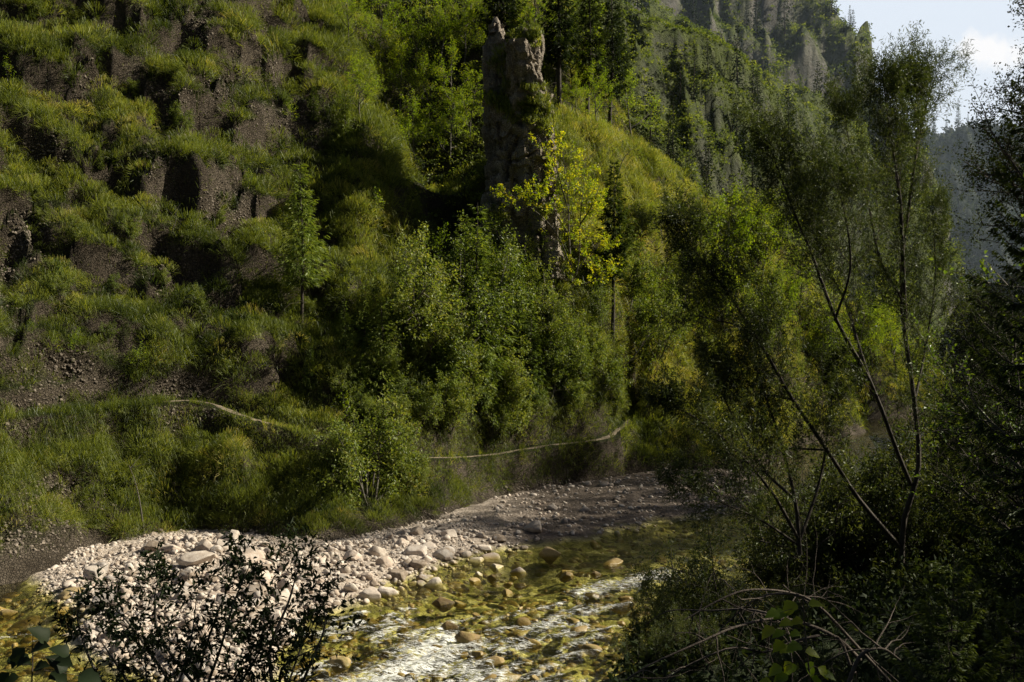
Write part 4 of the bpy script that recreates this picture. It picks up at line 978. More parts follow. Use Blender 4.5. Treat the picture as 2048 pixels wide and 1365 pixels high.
PROTO = {}
def plant(K, loc, s=1.0, rz=0.0, label=None, group=None, tilt=(0, 0), parts=('trunk', 'crown')):
    if 'me' in K:
        o = link(K['name'], K['me'])
    else:
        o = empty(K['name']); link(parts[0], K['t'], o); link(parts[1], K['c'], o)
    o.location = loc; o.rotation_euler = (tilt[0], tilt[1], rz); o.scale = (s, s, s) if np.ndim(s) == 0 else s
    tag(o, label, K['cat'], group)
    return o
# ------------------------------------------------------------------ trees and bushes
rp = np.random.default_rng(99)
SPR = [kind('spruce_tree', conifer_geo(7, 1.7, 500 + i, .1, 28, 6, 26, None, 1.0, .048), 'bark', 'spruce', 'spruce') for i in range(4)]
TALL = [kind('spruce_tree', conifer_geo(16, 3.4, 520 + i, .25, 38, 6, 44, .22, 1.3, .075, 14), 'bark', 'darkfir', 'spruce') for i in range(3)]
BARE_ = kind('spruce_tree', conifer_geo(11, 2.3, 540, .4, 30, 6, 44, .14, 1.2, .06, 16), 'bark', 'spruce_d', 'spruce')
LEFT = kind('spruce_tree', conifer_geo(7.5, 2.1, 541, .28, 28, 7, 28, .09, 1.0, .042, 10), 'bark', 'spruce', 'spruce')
FIR = [kind('conifer_tree', conifer_geo(14, 2.6, 560 + i, .06, 22, 6, 7, None, 1.2, .3, 0, .3), 'bark', 'darkfir', 'conifer', True) for i in range(5)]
BRO = [kind('leafy_tree', broad_geo(7, 600 + i, 17, (.135, .095), .25, 3, (4, 6), jit=.12), 'greybark', 'lime', 'leafy tree') for i in range(4)]
BUSH = [kind('leafy_bush', broad_geo(2.6, 620 + i, 11, (.10, .062), .1, 3, (3, 5), .9, .1, stems=4), 'greybark', 'shrub', 'bush') for i in range(4)]
SAP = [kind('sapling', broad_geo(3.2, 640 + i, 8, (.13, .09), .3, 2, (5, 8), .8, .15, r=.022), 'greybark', 'lime', 'sapling') for i in range(3)]
FARB = [kind('leafy_tree', broad_geo(10, 660 + i, 30, (.4, .28), .2, 2, (6, 8), .9, .12, jit=.5), 'greybark', 'scrub', 'leafy tree', True) for i in range(3)]
def hill(u, v, dmin=None): return HILL.hit(u, v, dmin)
def up_to(p, v_top): return (CH + (CY - v_top) * p[1] / F) - p[2]          # height that reaches a level in the photo

# -- the ones that can be pointed at
def spruce(K, h0, u, vb, vt, label, rz=None, group=None, dmin=None, tilt=(0, 0)):
    p = hill(u, vb, dmin); s = up_to(p, vt) / h0
    return plant(K, p, s, rp.uniform(0, 6.28) if rz is None else rz, label, group, tilt)
spruce(LEFT, 7.5, 601, 662, 322, 'young spruce with a bare lower trunk alone on the grassy slope at left', group=None)
spruce(BARE_, 11, 1228, 705, 318, 'slender spruce with a long bare trunk just right of the yellow maple')
for u, vb, vt, k, lab in [(950, 780, 405, 0, 'pointed young spruce rising highest in the central thicket below the pinnacle'),
    (1010, 730, 478, 1, 'young spruce with a bare stem right of the highest one in the central thicket'), (1035, 700, 500, 2, 'light green young spruce at the right edge of the central thicket'),
    (845, 720, 500, 3, 'spruce at the upper left edge of the central thicket'), (730, 715, 560, 1, 'small dark spruce at the left foot of the central thicket'),
    (880, 800, 560, 2, 'wide young spruce in the middle of the central thicket'), (960, 830, 600, 3, 'low broad spruce at the front of the central thicket'),
    (1060, 820, 620, 0, 'dark spruce low down right of the central thicket'), (620, 790, 690, 2, 'little spruce low on the slope left of the thicket'),
    (628, 262, 165, 1, 'small spruce high on the grassy slope at left'), (200, 350, 290, 0, 'tiny spruce on the ledge line of the left slope'), (690, 305, 185, 3, 'thin spruce on the edge of the grassy slope above the gully'),
    (690, 742, 600, 0, 'dark spruce at the lower left of the central thicket'), (765, 800, 590, 2, 'tall dark spruce left of the middle of the central thicket'), (805, 705, 530, 1, 'slim spruce near the upper left of the central thicket'), (720, 835, 700, 3, 'short spruce above the pale leafed bank bush'),
    (985, 610, 468, 1, 'slim spruce right at the foot of the pinnacle'), (1062, 615, 485, 0, 'spruce hiding the right foot of the pinnacle'), (1090, 640, 540, 2, 'small spruce between the pinnacle foot and the maple'), (1160, 800, 640, 1, 'squat spruce half hidden below the yellow maple')]:
    spruce(SPR[k], 7, u, vb, vt, lab, group='young spruces on the valley slope')
for u, vb, vt, k, lab in [(1220, 268, -60, 0, 'tall spruce with a dark straight trunk above the sunny slope'), (1274, 268, -30, 1, 'tall full spruce right of the straight dark trunk on the ridge'),
    (1118, 215, -160, 2, 'tall spruce behind the pinnacle with only its bare trunk showing'), (1322, 325, 175, 1, 'shorter spruce of the leaning pair on the sunny ridge'), (1335, 330, 200, 0, 'second spruce of the pair with twin trunks on the sunny ridge'),
    (1378, 350, 225, 2, 'spruce at the right end of the sunny ridge'), (1290, 280, 120, 2, 'spruce behind the lime bush on the ridge'), (1000, 150, -200, 0, 'spruce trunk standing above the top of the pinnacle'), (1180, 250, -90, 1, 'dim spruce between the two tall trunks above the slope')]:
    spruce(TALL[k], 16, u, vb, vt, lab, group='tall spruces on the ridge')

BRS = [kind('leafy_tree', broad_geo(6, 680 + i, 16, (.13, .09), .12, 3, (4, 6), .9, .12, stems=2, jit=.1), 'greybark', 'shrub', 'leafy tree') for i in range(3)]
for u, vb, vt, lab in [(860, 765, 500, 'leafy young tree at the upper left of the central thicket'), (912, 800, 530, 'broad leafy tree in the middle of the central thicket'), (832, 725, 520, 'leafy tree at the left edge of the central thicket'), (938, 765, 490, 'leafy tree left of the highest pointed spruce in the thicket'), (880, 835, 620, 'low leafy tree at the front of the central thicket'),
    (1015, 660, 470, 'leafy tree covering the middle of the pinnacle foot'), (1078, 665, 490, 'leafy tree covering the right side of the pinnacle foot'), (968, 640, 450, 'leafy tree covering the left side of the pinnacle foot'), (1195, 690, 560, 'leafy tree between the maple and the slender spruce'), (1100, 800, 640, 'leafy tree below the yellow maple'), (1300, 690, 560, 'leafy tree on the slope right of the slender spruce'), (1370, 640, 500, 'pale leafy tree on the sunny slope left of the willow')]:
    p = hill(u, vb); plant(BRS[rp.integers(3)], p, up_to(p, vt) / 5.6, rp.uniform(0, 6.28), lab, 'leafy trees of the central thicket')

for i, (fx, sc_, lab) in enumerate([(.35, .34, 'small bush on the right part of the pinnacle crown'), (-.25, .26, 'tiny bush at the left of the pinnacle crown')]):
    tz = pc[pc[:, 2] > pc[:, 2].max() - .8]; q = tz.mean(0); plant(BUSH[i], (q[0] + fx, q[1], tz[:, 2].max() - .25), sc_, i, lab, 'bushes on the pinnacle')
q = pa[(np.abs(pa[:, 2] - P(0, 215, 60)[2]) < .5)]; q = q[q[:, 1].argmin()]
for i, (dx, lab) in enumerate([(-.9, 'small bush on the left side of the upper pinnacle ledge'), (.2, 'small bush in the middle of the upper pinnacle ledge'), (1.0, 'small bush on the right side of the upper pinnacle ledge')]): plant(BUSH[i], (P(1040, 215, 60)[0] + dx, q[1] + .35, q[2] - .1), .3, i * 2, lab, 'bushes on the pinnacle')
# yellow maple: upright stem that forks, yellow leaves in loose layers
def maple():
    rng = np.random.default_rng(5); b = hill(1146, 655); d = b[1]; gt, gc, tw = Geo(), Geo(), []
    W = lambda pts: np.array([P(u, v, d + dd) - b for u, v, dd in pts])
    stems = [[(1146, 665, 0), (1145, 600, 0), (1142, 540, 0), (1138, 470, .2), (1136, 400, .3), (1128, 330, .2), (1120, 270, 0)], [(1145, 575, 0), (1158, 520, -.4), (1160, 450, -.6), (1166, 380, -.8), (1172, 320, -.8)],
             [(1142, 540, 0), (1120, 480, -1.2), (1085, 435, -2.2), (1030, 395, -2.9), (1005, 385, -3.2)], [(1146, 560, 0), (1175, 510, .5), (1205, 490, .8)], [(1160, 450, -.5), (1185, 410, -1), (1200, 370, -1.2)], [(1138, 470, .2), (1105, 420, -1.6), (1065, 385, -2.6), (1040, 430, -3)], [(1136, 420, .2), (1110, 330, -1.4), (1085, 290, -2.6)], [(1145, 575, 0), (1190, 560, -.6), (1225, 520, -.9)]]
    for i, st in enumerate(stems):
        q = poly(W(st), 16); tube(gt, q, np.linspace(.1 if i == 0 else .05, .012, 16), 6)
        for j in range(30 if i < 2 else 17):
            s = rng.uniform(.32 if i == 0 else .25, 1); p0 = np.array([np.interp(s * 15, np.arange(16), q[:, a]) for a in range(3)])
            dr = unit(np.array([rng.normal(), rng.normal(), rng.normal() * .3 + .25])); L = rng.uniform(.4, 1.15)
            grow(rng, p0, dr, L, .012, 0, 1, gt, tw, .1, .25, (2, 3), .6, .8, 4, .3)
    leaf_on(gc, tw, rng, 11, .13, .11, (.4, .27), .9, .35, .05)
    o = empty('maple_tree', b); link('trunk', gt.mesh('trunk', MAT['greybark'], True), o); link('crown', gc.mesh('crown', MAT['yellow']), o)
    tag(o, 'young maple with yellow autumn leaves in front of the rock pinnacle', 'maple')
maple()

# lime leafed trees of the gully and behind the pinnacle
LT = [(720, 250, 130), (770, 210, 90), (800, 260, 130), (760, 130, 10), (830, 150, 30), (880, 130, 5), (860, 250, 130), (910, 230, 110), (930, 130, 10), (940, 280, 170), (700, 120, 0), (760, 40, -70), (850, 40, -80), (940, 30, -70), (1010, 60, -40), (1060, 120, -10), (1110, 175, 40), (1145, 205, 60), (1075, 60, -60), (900, 330, 210), (1175, 120, 0), (690, 40, -60), (980, 90, 0), (1030, 40, -80), (830, 330, 215), (640, -20, -90)]
wh = ['high in the gully left of the pinnacle', 'on the wooded slope above the gully', 'behind the top of the pinnacle']
for i, (u, vb, vt) in enumerate(LT):
    p = hill(u, vb, 60); z = 2 if u > 970 else 0 if vb > 180 else 1
    plant(BRO[i % 4], p, up_to(p, vt) / 6.6, rp.uniform(0, 6.28), f'sunlit lime green leafy tree {wh[z]}', f'lime green trees {wh[z]}')
for u, vb, vt, lab in [(1195, 262, 165, 'bright lime bush at the left of the pair on the sunny ridge'), (1262, 280, 155, 'bright lime green round bush on the sunny ridge before the spruces'), (1395, 350, 240, 'yellow green bush at the right end of the sunny ridge'), (1455, 420, 330, 'yellow green tree where the sunny ridge meets the shade'), (1150, 240, 170, 'lime bush touching the right side of the pinnacle top')]:
    p = hill(u, vb); plant(BRO[2], p, up_to(p, vt) / 6, rp.uniform(0, 6.28), lab, 'lime green bushes on the ridge')
for u, vb, vt, lab in [(755, 470, 385, 'pale green sapling on the lip of the gully'), (870, 560, 455, 'pale leafed sapling at the top of the central thicket'), (700, 370, 325, 'lime sapling on the dark edge of the left slope'), (775, 245, 195, 'thin sapling leaning over the gully from the left slope'), (795, 310, 230, 'second thin sapling leaning over the gully'), (140, 85, 50, 'yellow green sapling high on the left slope'), (685, 860, 770, 'pale thin sapling beside the footpath'), (690, 350, 310, 'small sapling with light leaves near the lime one')]:
    p = hill(u, vb); plant(SAP[rp.integers(3)], p, up_to(p, vt) / 3, rp.uniform(0, 6.28), lab, 'saplings on the slope')
# bushes: central thicket, bank below the path, right slope
BL = [(830, 740, 650), (900, 860, 740), (1010, 860, 740), (880, 690, 580), (1080, 760, 660), (1110, 690, 600), (1180, 730, 640), (790, 820, 740), (1190, 640, 560), (780, 690, 620), (930, 800, 680), (980, 880, 780), (1050, 860, 760), (850, 850, 760), (1120, 800, 690), (1150, 850, 770), (760, 760, 680), (1010, 800, 690), (900, 750, 630), (1200, 790, 690), (1090, 700, 590), (830, 660, 560), (950, 650, 545), (1020, 620, 520), (700, 800, 730), (740, 860, 790), (1230, 830, 760), (800, 880, 800)]
for i, (u, vb, vt) in enumerate(BL):
    p = hill(u, vb); plant(BUSH[i % 4], p, up_to(p, vt) / 2.4, rp.uniform(0, 6.28), 'green leafy bush growing among the spruces of the central thicket', 'bushes of the central thicket')
for u, vb, vt, lab in [(740, 1010, 840, 'large pale leafed bush on the bank between the path and the gravel'), (790, 985, 875, 'bush right of the large pale one on the river bank'), (690, 960, 850, 'loose bush at the left of the large pale one on the river bank'), (840, 990, 920, 'low bush on the bank above the gravel bar')]:
    p = hill(u, vb); plant(BUSH[rp.integers(4)], p, up_to(p, vt) / 2.2, rp.uniform(0, 6.28), lab, 'bushes on the river bank')
for i in range(46):
    u = rp.uniform(1230, 1880); v0 = np.interp(u, [1230, 1500, 1880], [420, 520, 745]); v1 = np.interp(u, [1230, 1450, 1650, 1880], [800, 790, 780, 768]); vb = rp.uniform(v0, v1)
    p = hill(u, vb); hh = rp.uniform(1.6, 4.2) * (1 if u < 1450 else 1.5)
    if rp.random() < .5: plant(BUSH[i % 4], p, hh / 2.4, rp.uniform(0, 6.28), 'olive green bush on the sunny slope behind the willow', 'bushes on the slope behind the willow')
    else: plant(BRO[i % 4], p, hh / 6, rp.uniform(0, 6.28), 'yellow green leafy tree on the sunny slope behind the willow', 'small trees on the slope behind the willow')
for i in range(9):
    u = rp.uniform(1420, 1860); p = hill(u, rp.uniform(np.interp(u, [1400, 1860], [480, 735]), 765))
    plant(SPR[i % 4], p, rp.uniform(.55, 1.1), rp.uniform(0, 6.28), 'dull green spruce on the slope behind the willow', 'spruces on the slope behind the willow')
for i in range(34):
    u = rp.uniform(10, 760); v = rp.uniform(40, 780 if u < 620 else 500); p = hill(u, v)
    plant(BUSH[i % 4] if i % 3 else SAP[i % 3], p, rp.uniform(.22, .5), rp.uniform(0, 6.28), 'small low shrub growing among the grass of the left slope' if i % 3 else 'tiny thin sapling growing among the grass of the left slope', 'small shrubs on the left slope' if i % 3 else 'tiny saplings on the left slope')
# bare leaning stem on the bank, bent dead stem right of the maple
def stick(name, pts, r0, label, cat, d=None):
    W = [np.array(HILL.hit(*pts[0])) + [0, 0, -.1]]; d0 = W[0][1]
    W += [P(u, v, d0 + dd) for u, v, dd in pts[1:]] if len(pts[1]) == 3 else [P(u, v, d0) for u, v in pts[1:]]
    g = Geo(); q = poly(W, 18); tube(g, q, np.linspace(r0, r0 * .25, 18), 5); rr = np.random.default_rng(len(label))
    for j in range(8):
        k = int(rr.integers(7, 17)); tube(g, poly([q[k], q[k] + rr.normal(size=3) * [.35, .3, .15] + [0, 0, .35]], 4), np.linspace(r0 * .35, .004, 4), 3)
    return tag(link(name, g.mesh(name, MAT['greybark'], True)), label, cat)
stick('bare_stem', [(288, 1068), (282, 1020), (272, 970), (258, 930)], .04, 'thin bare leaning stem rising from the edge of the gravel bar', 'stem')
stick('bent_stem', [(1215, 770), (1240, 745), (1270, 710), (1300, 670), (1320, 660)], .05, 'dark bent stem leaning right out of the slope below the slender spruce', 'stem')
stick('leaning_snag', [(1225, 420), (1232, 370), (1246, 320), (1268, 296)], .05, 'dead curved stem arching over the sunny slope behind the maple', 'stem')
stick('broken_snag', [(340, 478), (345, 460), (352, 440), (350, 425)], .035, 'pale broken stem sticking out of the bare patch on the left slope', 'stem')

# mountains
def scatter_far(fld, n, ukw, kinds, hs, lab, grp, skyw=None, seed=1):
    r = np.random.default_rng(seed)
    def w(x, y, z, u, v, nz): return np.where((u > ukw[0]) & (u < ukw[1]) & (v > ukw[2]) & (v < ukw[3]) & (z > 1), 1, 0) * ss(-.15, .25, fbm(x / 30, z / 30, y / 40, 3, seed)) * ss(.1, .5, nz)
    p, _ = fld.sample(n, r, w)
    for q in p:
        K = kinds[r.integers(len(kinds))]; h = r.uniform(*hs)
        plant(K, q - np.array([0, 0, .4]), h / (14 if K['cat'] == 'conifer' else 9), r.uniform(0, 6.28), lab if K['cat'] == 'conifer' else lab.replace('conifer', 'leafy tree').replace('dark', 'yellow green'), grp + (' (conifers)' if K['cat'] == 'conifer' else ' (leafy trees)'))
scatter_far(M3, 50, (1130, 1620, -80, 420), FIR, (5, 11), 'dark conifer on the nearest mountain spur', 'trees on the nearest mountain spur', seed=3)
scatter_far(M2, 95, (1400, 1890, 60, 760), FIR + FARB, (7, 14), 'dark conifer on the middle mountain spur', 'trees on the middle mountain spur', seed=4)
scatter_far(M1, 95, (1300, 1930, -60, 600), FIR + FIR + FARB[:1], (9, 19), 'dark conifer on the high cliff mountain', 'trees on the high cliff mountain', seed=5)
for u, vt, lab in [(1673, 18, 'conifer standing at the left on the skyline of the high cliff'), (1700, 6, 'tallest conifer on the skyline of the high cliff'), (1652, -18, 'conifer at the top edge of the photo on the cliff skyline'), (1690, 34, 'short conifer between two taller ones on the cliff skyline')]:
    zt = [q for q in (M1.hit(u, v) for v in range(vt + 8, vt + 90, 3)) if q[1] < 470]
    if zt: p = zt[0]; plant(FIR[rp.integers(5)], p - np.array([0, 0, .5]), max(.25, up_to(p, vt) / 14), rp.uniform(0, 6), lab, 'conifers on the cliff skyline')
for u, vt, lab in [(1868, 222, 'leftmost conifer of the row on the far ridge'), (1893, 228, 'round topped conifer near the left of the far ridge row'), (1916, 192, 'tallest slim conifer on the far ridge against the sky'), (1936, 220, 'bushy conifer right of the tallest one on the far ridge'), (1953, 218, 'conifer third right of the tallest one on the far ridge'), (1972, 214, 'thin conifer on the hump of the far ridge'), (1990, 222, 'conifer beside the dark right hand tree on the far ridge'), (2012, 225, 'small conifer at the right end of the far ridge row'), (1850, 250, 'low conifer where the far ridge meets the cliff')]:
    zt = [q for q in (M0.hit(u, v) for v in range(vt + 10, vt + 110, 3)) if q[1] < 880]
    if zt: p = zt[0]; s = up_to(p, vt) / 14; plant(FIR[rp.integers(5)], p - np.array([0, 0, 1]), (s * .8, s * .8, s), rp.uniform(0, 6), lab, 'conifers on the far ridge')
scatter_far(M0, 30, (1860, 2060, 262, 760), FIR, (12, 24), 'hazy dark conifer on the side of the far ridge', 'trees on the side of the far ridge', seed=6)

# right bank of the river: dark trees that keep the near side in shade
def bank(x, y): return np.array([x, y, float(near_z(x, y)) - .15])
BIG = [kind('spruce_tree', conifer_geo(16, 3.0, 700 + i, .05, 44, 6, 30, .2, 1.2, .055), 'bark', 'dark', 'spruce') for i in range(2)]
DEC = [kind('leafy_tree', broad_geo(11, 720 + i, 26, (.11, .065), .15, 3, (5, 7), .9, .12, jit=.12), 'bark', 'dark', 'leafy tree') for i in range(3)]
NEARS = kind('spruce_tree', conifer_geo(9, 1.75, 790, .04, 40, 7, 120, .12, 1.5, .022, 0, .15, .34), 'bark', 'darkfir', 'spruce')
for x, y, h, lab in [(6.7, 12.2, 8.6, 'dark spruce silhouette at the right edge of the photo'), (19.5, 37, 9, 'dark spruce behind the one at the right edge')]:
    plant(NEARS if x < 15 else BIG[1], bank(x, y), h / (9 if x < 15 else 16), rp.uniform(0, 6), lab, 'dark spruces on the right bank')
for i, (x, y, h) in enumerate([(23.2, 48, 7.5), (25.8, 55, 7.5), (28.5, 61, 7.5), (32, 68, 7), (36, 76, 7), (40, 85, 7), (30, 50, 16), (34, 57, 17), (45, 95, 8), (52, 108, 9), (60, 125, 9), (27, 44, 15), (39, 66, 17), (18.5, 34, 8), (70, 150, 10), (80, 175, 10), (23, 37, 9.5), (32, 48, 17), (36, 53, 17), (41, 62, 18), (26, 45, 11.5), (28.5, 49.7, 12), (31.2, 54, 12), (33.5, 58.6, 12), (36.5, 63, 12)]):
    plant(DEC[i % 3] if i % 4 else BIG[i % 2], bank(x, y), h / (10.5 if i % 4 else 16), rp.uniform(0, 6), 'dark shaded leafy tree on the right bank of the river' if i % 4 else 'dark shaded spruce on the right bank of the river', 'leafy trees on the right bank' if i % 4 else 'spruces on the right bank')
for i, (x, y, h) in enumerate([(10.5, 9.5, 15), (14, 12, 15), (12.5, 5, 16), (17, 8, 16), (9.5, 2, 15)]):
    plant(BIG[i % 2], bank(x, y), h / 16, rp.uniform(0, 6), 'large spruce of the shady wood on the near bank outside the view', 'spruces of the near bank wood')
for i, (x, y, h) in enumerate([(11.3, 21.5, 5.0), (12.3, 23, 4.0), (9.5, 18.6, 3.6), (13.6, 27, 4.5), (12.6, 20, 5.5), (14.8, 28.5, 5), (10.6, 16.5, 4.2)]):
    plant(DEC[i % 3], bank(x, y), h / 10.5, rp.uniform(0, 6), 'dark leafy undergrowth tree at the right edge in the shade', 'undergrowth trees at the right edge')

# beech at the right edge, sun on its leaves
BEECH = kind('beech_tree', broad_geo(8, 750, 14, (.11, .075), .2, 3, (5, 7), .9, .08, tone=(.55, .2), hang=.3, jit=.06), 'greybark', 'beech', 'beech')
plant(BEECH, bank(8.6, 14.0) + [.4, 0, 0], .8, 2.0, 'beech with fresh green lit leaves reaching in at the right edge', 'beeches at the right edge')
plant(BEECH, bank(9.6, 17.2), .72, 4.0, 'beech with dim green leaves low at the right edge', 'beeches at the right edge')

# ---- willow on the near bank, stems fanning out
def stems_tree(name, d0, stems, label, cat, leafm, barkm, nb, bl, per, leaf, tone, seed, base=None, lev=1, r0=.09, s_min=.25, hang=.25, jit=.03, upw=.5, kids=(3, 5), tipf=.88, trunk_name='stem', crown='foliage', spread=.75, outw=.8):
    rng = np.random.default_rng(seed); b = base if base is not None else P(*stems[0][1][0][:2], d0)
    gc = Geo(); tw = []; o = empty(name, b)
    for r, st in stems:
        gt = Geo()
        q = poly([P(u, v, d0 + dd) - b for u, v, dd in st], 22); tube(gt, q, r0 * r * np.linspace(1, .12, 22) ** .8, 6)
        Ls = np.linalg.norm(np.diff(q, axis=0), axis=1).sum()
        for j in range(int(nb * Ls)):
            s = s_min + (1 - s_min) * rng.random() ** .8; p0 = np.array([np.interp(s * 21, np.arange(22), q[:, a]) for a in range(3)]); tg = unit(q[min(21, int(s * 21) + 1)] - q[int(s * 21) - 1])
            side = unit(np.cross(tg, rng.normal(size=3))); dr = unit(tg * .55 + side * outw + np.array([0, 0, upw * .6]))
            grow(rng, p0, dr, bl * rng.uniform(.5, 1.2) * (1.2 - tipf * s), r0 * .13 * (1.2 - s), 0, lev, gt, tw, upw * .4, .22, kids, .6, spread, 4, .2)
        link(trunk_name, gt.mesh(trunk_name, MAT[barkm], True), o)
    leaf_on(gc, tw, rng, per, leaf[0], leaf[1], tone, .55, hang, jit)
    link(crown, gc.mesh(crown, MAT[leafm]), o)
    return tag(o, label, cat)
WIL = [(1.25, [(1803, 1125, 0), (1808, 1040, 0), (1830, 970, 0), (1838, 900, .1), (1823, 758, .2), (1806, 641, .3), (1803, 535, .4), (1813, 450, .4), (1827, 342, .3), (1837, 250, .2), (1822, 200, .1), (1814, 150, 0)]),
       (.9, [(1810, 640, .3), (1802, 430, -.2), (1792, 342, -.5), (1776, 240, -.6), (1768, 165, -.7)]), (.7, [(1830, 320, .3), (1848, 230, .6), (1872, 150, .8)]),
       (1.0, [(1822, 970, 0), (1796, 908, -.3), (1741, 765, -.7), (1673, 641, -1), (1621, 501, -1.2), (1594, 440, -1.3), (1560, 350, -1.3), (1530, 270, -1.4)]), (.8, [(1741, 765, -.7), (1717, 690, -.2), (1690, 604, .2), (1645, 518, .4), (1621, 440, .5), (1612, 350, .6)]),
       (1.0, [(1800, 1095, 0), (1717, 998, -.6), (1659, 908, -1), (1587, 802, -1.4), (1526, 696, -1.7), (1461, 594, -1.9), (1396, 511, -2.1), (1350, 450, -2.2)]), (.6, [(1526, 696, -1.7), (1480, 655, -1.4), (1430, 640, -1.2), (1380, 630, -1.2)]),
       (.7, [(1806, 600, .3), (1760, 520, .9), (1735, 400, 1.2), (1700, 290, 1.3), (1690, 230, 1.3)]), (.6, [(1590, 800, -1.4), (1520, 790, -1.0), (1440, 800, -.8)]), (.6, [(1670, 640, -1), (1700, 540, -1.6), (1690, 430, -2), (1660, 330, -2.1)]), (.6, [(1830, 800, .2), (1850, 700, .8), (1870, 560, 1.0), (1865, 420, 1.0)]), (.5, [(1650, 900, -1), (1560, 900, -.7), (1470, 930, -.6)])]
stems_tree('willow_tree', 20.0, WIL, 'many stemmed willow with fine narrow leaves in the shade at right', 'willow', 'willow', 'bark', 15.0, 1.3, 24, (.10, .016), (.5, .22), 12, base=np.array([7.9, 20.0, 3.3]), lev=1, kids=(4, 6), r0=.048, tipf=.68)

WI2 = [(1.0, [(1600, 1110, 0), (1590, 1000, 0), (1560, 880, .2), (1520, 760, .3), (1490, 660, .4)]), (.8, [(1598, 1080, 0), (1540, 980, -.4), (1460, 890, -.7), (1380, 830, -.9), (1310, 800, -1)]), (.8, [(1600, 1080, 0), (1640, 960, .4), (1660, 830, .6), (1670, 720, .7)]), (.7, [(1590, 1000, 0), (1520, 930, .5), (1450, 800, .8), (1420, 700, .9)]), (.6, [(1596, 1090, 0), (1520, 1040, -.5), (1430, 1000, -.8), (1350, 960, -.9)])]
stems_tree('willow_tree', 18.5, WI2, 'lower willow leaning over the stream left of the many stemmed one', 'willow', 'willow', 'bark', 15.0, 1.2, 22, (.10, .017), (.45, .22), 14, base=np.array([5.3, 18.5, 3.4]), lev=1, kids=(4, 6), r0=.045, s_min=.2)

# dark bushes along the near waterline, one thing each
NBUSH = [kind('riverside_bush', broad_geo(2.6, 760 + i, 14, (.07, .03), .08, 3, (4, 6), .95, .08, stems=5, tone=(.5, .28), jit=.04), 'bark', 'willow', 'bush') for i in range(4)]
nbl = ['pale olive bush with sunlit tips left of the willow stems', 'dark bush over the water below the olive one', 'dark bush at the left end of the riverside row', 'dense bush in front of the shaded rapids', 'leafy bush under the willow stems', 'dark bush behind the dead arching branches', 'yellow green bush catching light under the willow', 'dark bush low in front of the riverside row', 'dark bush beside the spruce sapling', 'small bush on the left shoulder of the riverside row', 'black green bush at the bottom behind the climbing plant', 'tall bush between the willow stems', 'tall bush behind the willow trunk', 'dense dark bush right behind the willow', 'thin tall bush left of the willow fork', 'dark bush at the foot of the willow stems']
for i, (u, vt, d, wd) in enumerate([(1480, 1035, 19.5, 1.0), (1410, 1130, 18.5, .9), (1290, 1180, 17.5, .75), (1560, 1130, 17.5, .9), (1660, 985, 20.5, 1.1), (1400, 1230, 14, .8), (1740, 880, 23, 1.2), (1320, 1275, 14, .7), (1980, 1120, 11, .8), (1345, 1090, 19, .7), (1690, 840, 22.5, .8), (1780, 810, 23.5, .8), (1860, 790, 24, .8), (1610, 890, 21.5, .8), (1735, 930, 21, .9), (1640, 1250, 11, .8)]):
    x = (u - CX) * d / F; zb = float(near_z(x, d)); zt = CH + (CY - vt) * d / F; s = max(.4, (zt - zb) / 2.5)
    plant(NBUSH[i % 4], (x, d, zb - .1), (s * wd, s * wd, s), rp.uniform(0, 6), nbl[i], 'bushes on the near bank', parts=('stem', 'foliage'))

# ---- close foreground
stems_tree('dark_shrub', 7.0, [(1.0, [(560, 1480, 0), (540, 1330, .2), (545, 1280, .2), (575, 1210, .3), (590, 1160, .3), (606, 1105, .4)]), (1.0, [(430, 1500, 0), (410, 1400, 0), (440, 1300, -.3), (470, 1200, -.4), (500, 1130, -.5)]), (1.0, [(240, 1500, 0), (220, 1400, .1), (180, 1320, .2), (157, 1250, .3), (155, 1220, .3)]),
    (.9, [(400, 1480, 0), (330, 1350, .2), (260, 1250, .2), (215, 1205, .3)]), (1.0, [(380, 1480, 0), (400, 1340, .3), (430, 1240, .4), (455, 1180, .5)]), (.9, [(560, 1470, 0), (620, 1330, 0), (650, 1250, 0), (640, 1190, 0)]), (.9, [(480, 1480, 0), (330, 1290, .4), (310, 1200, .5), (320, 1150, .5)]), (.9, [(600, 1480, 0), (560, 1350, -.3), (640, 1290, -.4)]), (.9, [(330, 1480, 0), (240, 1340, 0), (200, 1280, 0)]), (.9, [(500, 1480, 0), (480, 1380, .3), (520, 1300, .4), (530, 1220, .4)]), (.8, [(300, 1480, 0), (345, 1400, 0), (380, 1290, 0), (395, 1180, 0)]), (.7, [(520, 1480, 0), (600, 1400, -.2), (640, 1370, -.3)]), (.7, [(270, 1480, 0), (230, 1390, -.2), (250, 1310, -.2)]), (.7, [(450, 1480, 0), (470, 1360, -.3), (510, 1320, -.4)]), (.7, [(360, 1480, 0), (300, 1380, -.3), (290, 1300, -.4)]), (.7, [(540, 1480, .2), (600, 1300, .4), (625, 1240, .5)])],
    'dark leafless looking shrub with small leaves in front of the pale gravel bar', 'shrub', 'dark', 'greybark', 12.0, .32, 8, (.058, .022), (.35, .2), 31, base=np.array([-2.0, 7.0, 4.9]), lev=1, r0=.016, s_min=.2, hang=.15, jit=.01, upw=.25, kids=(2, 4), tipf=.55, spread=.95)
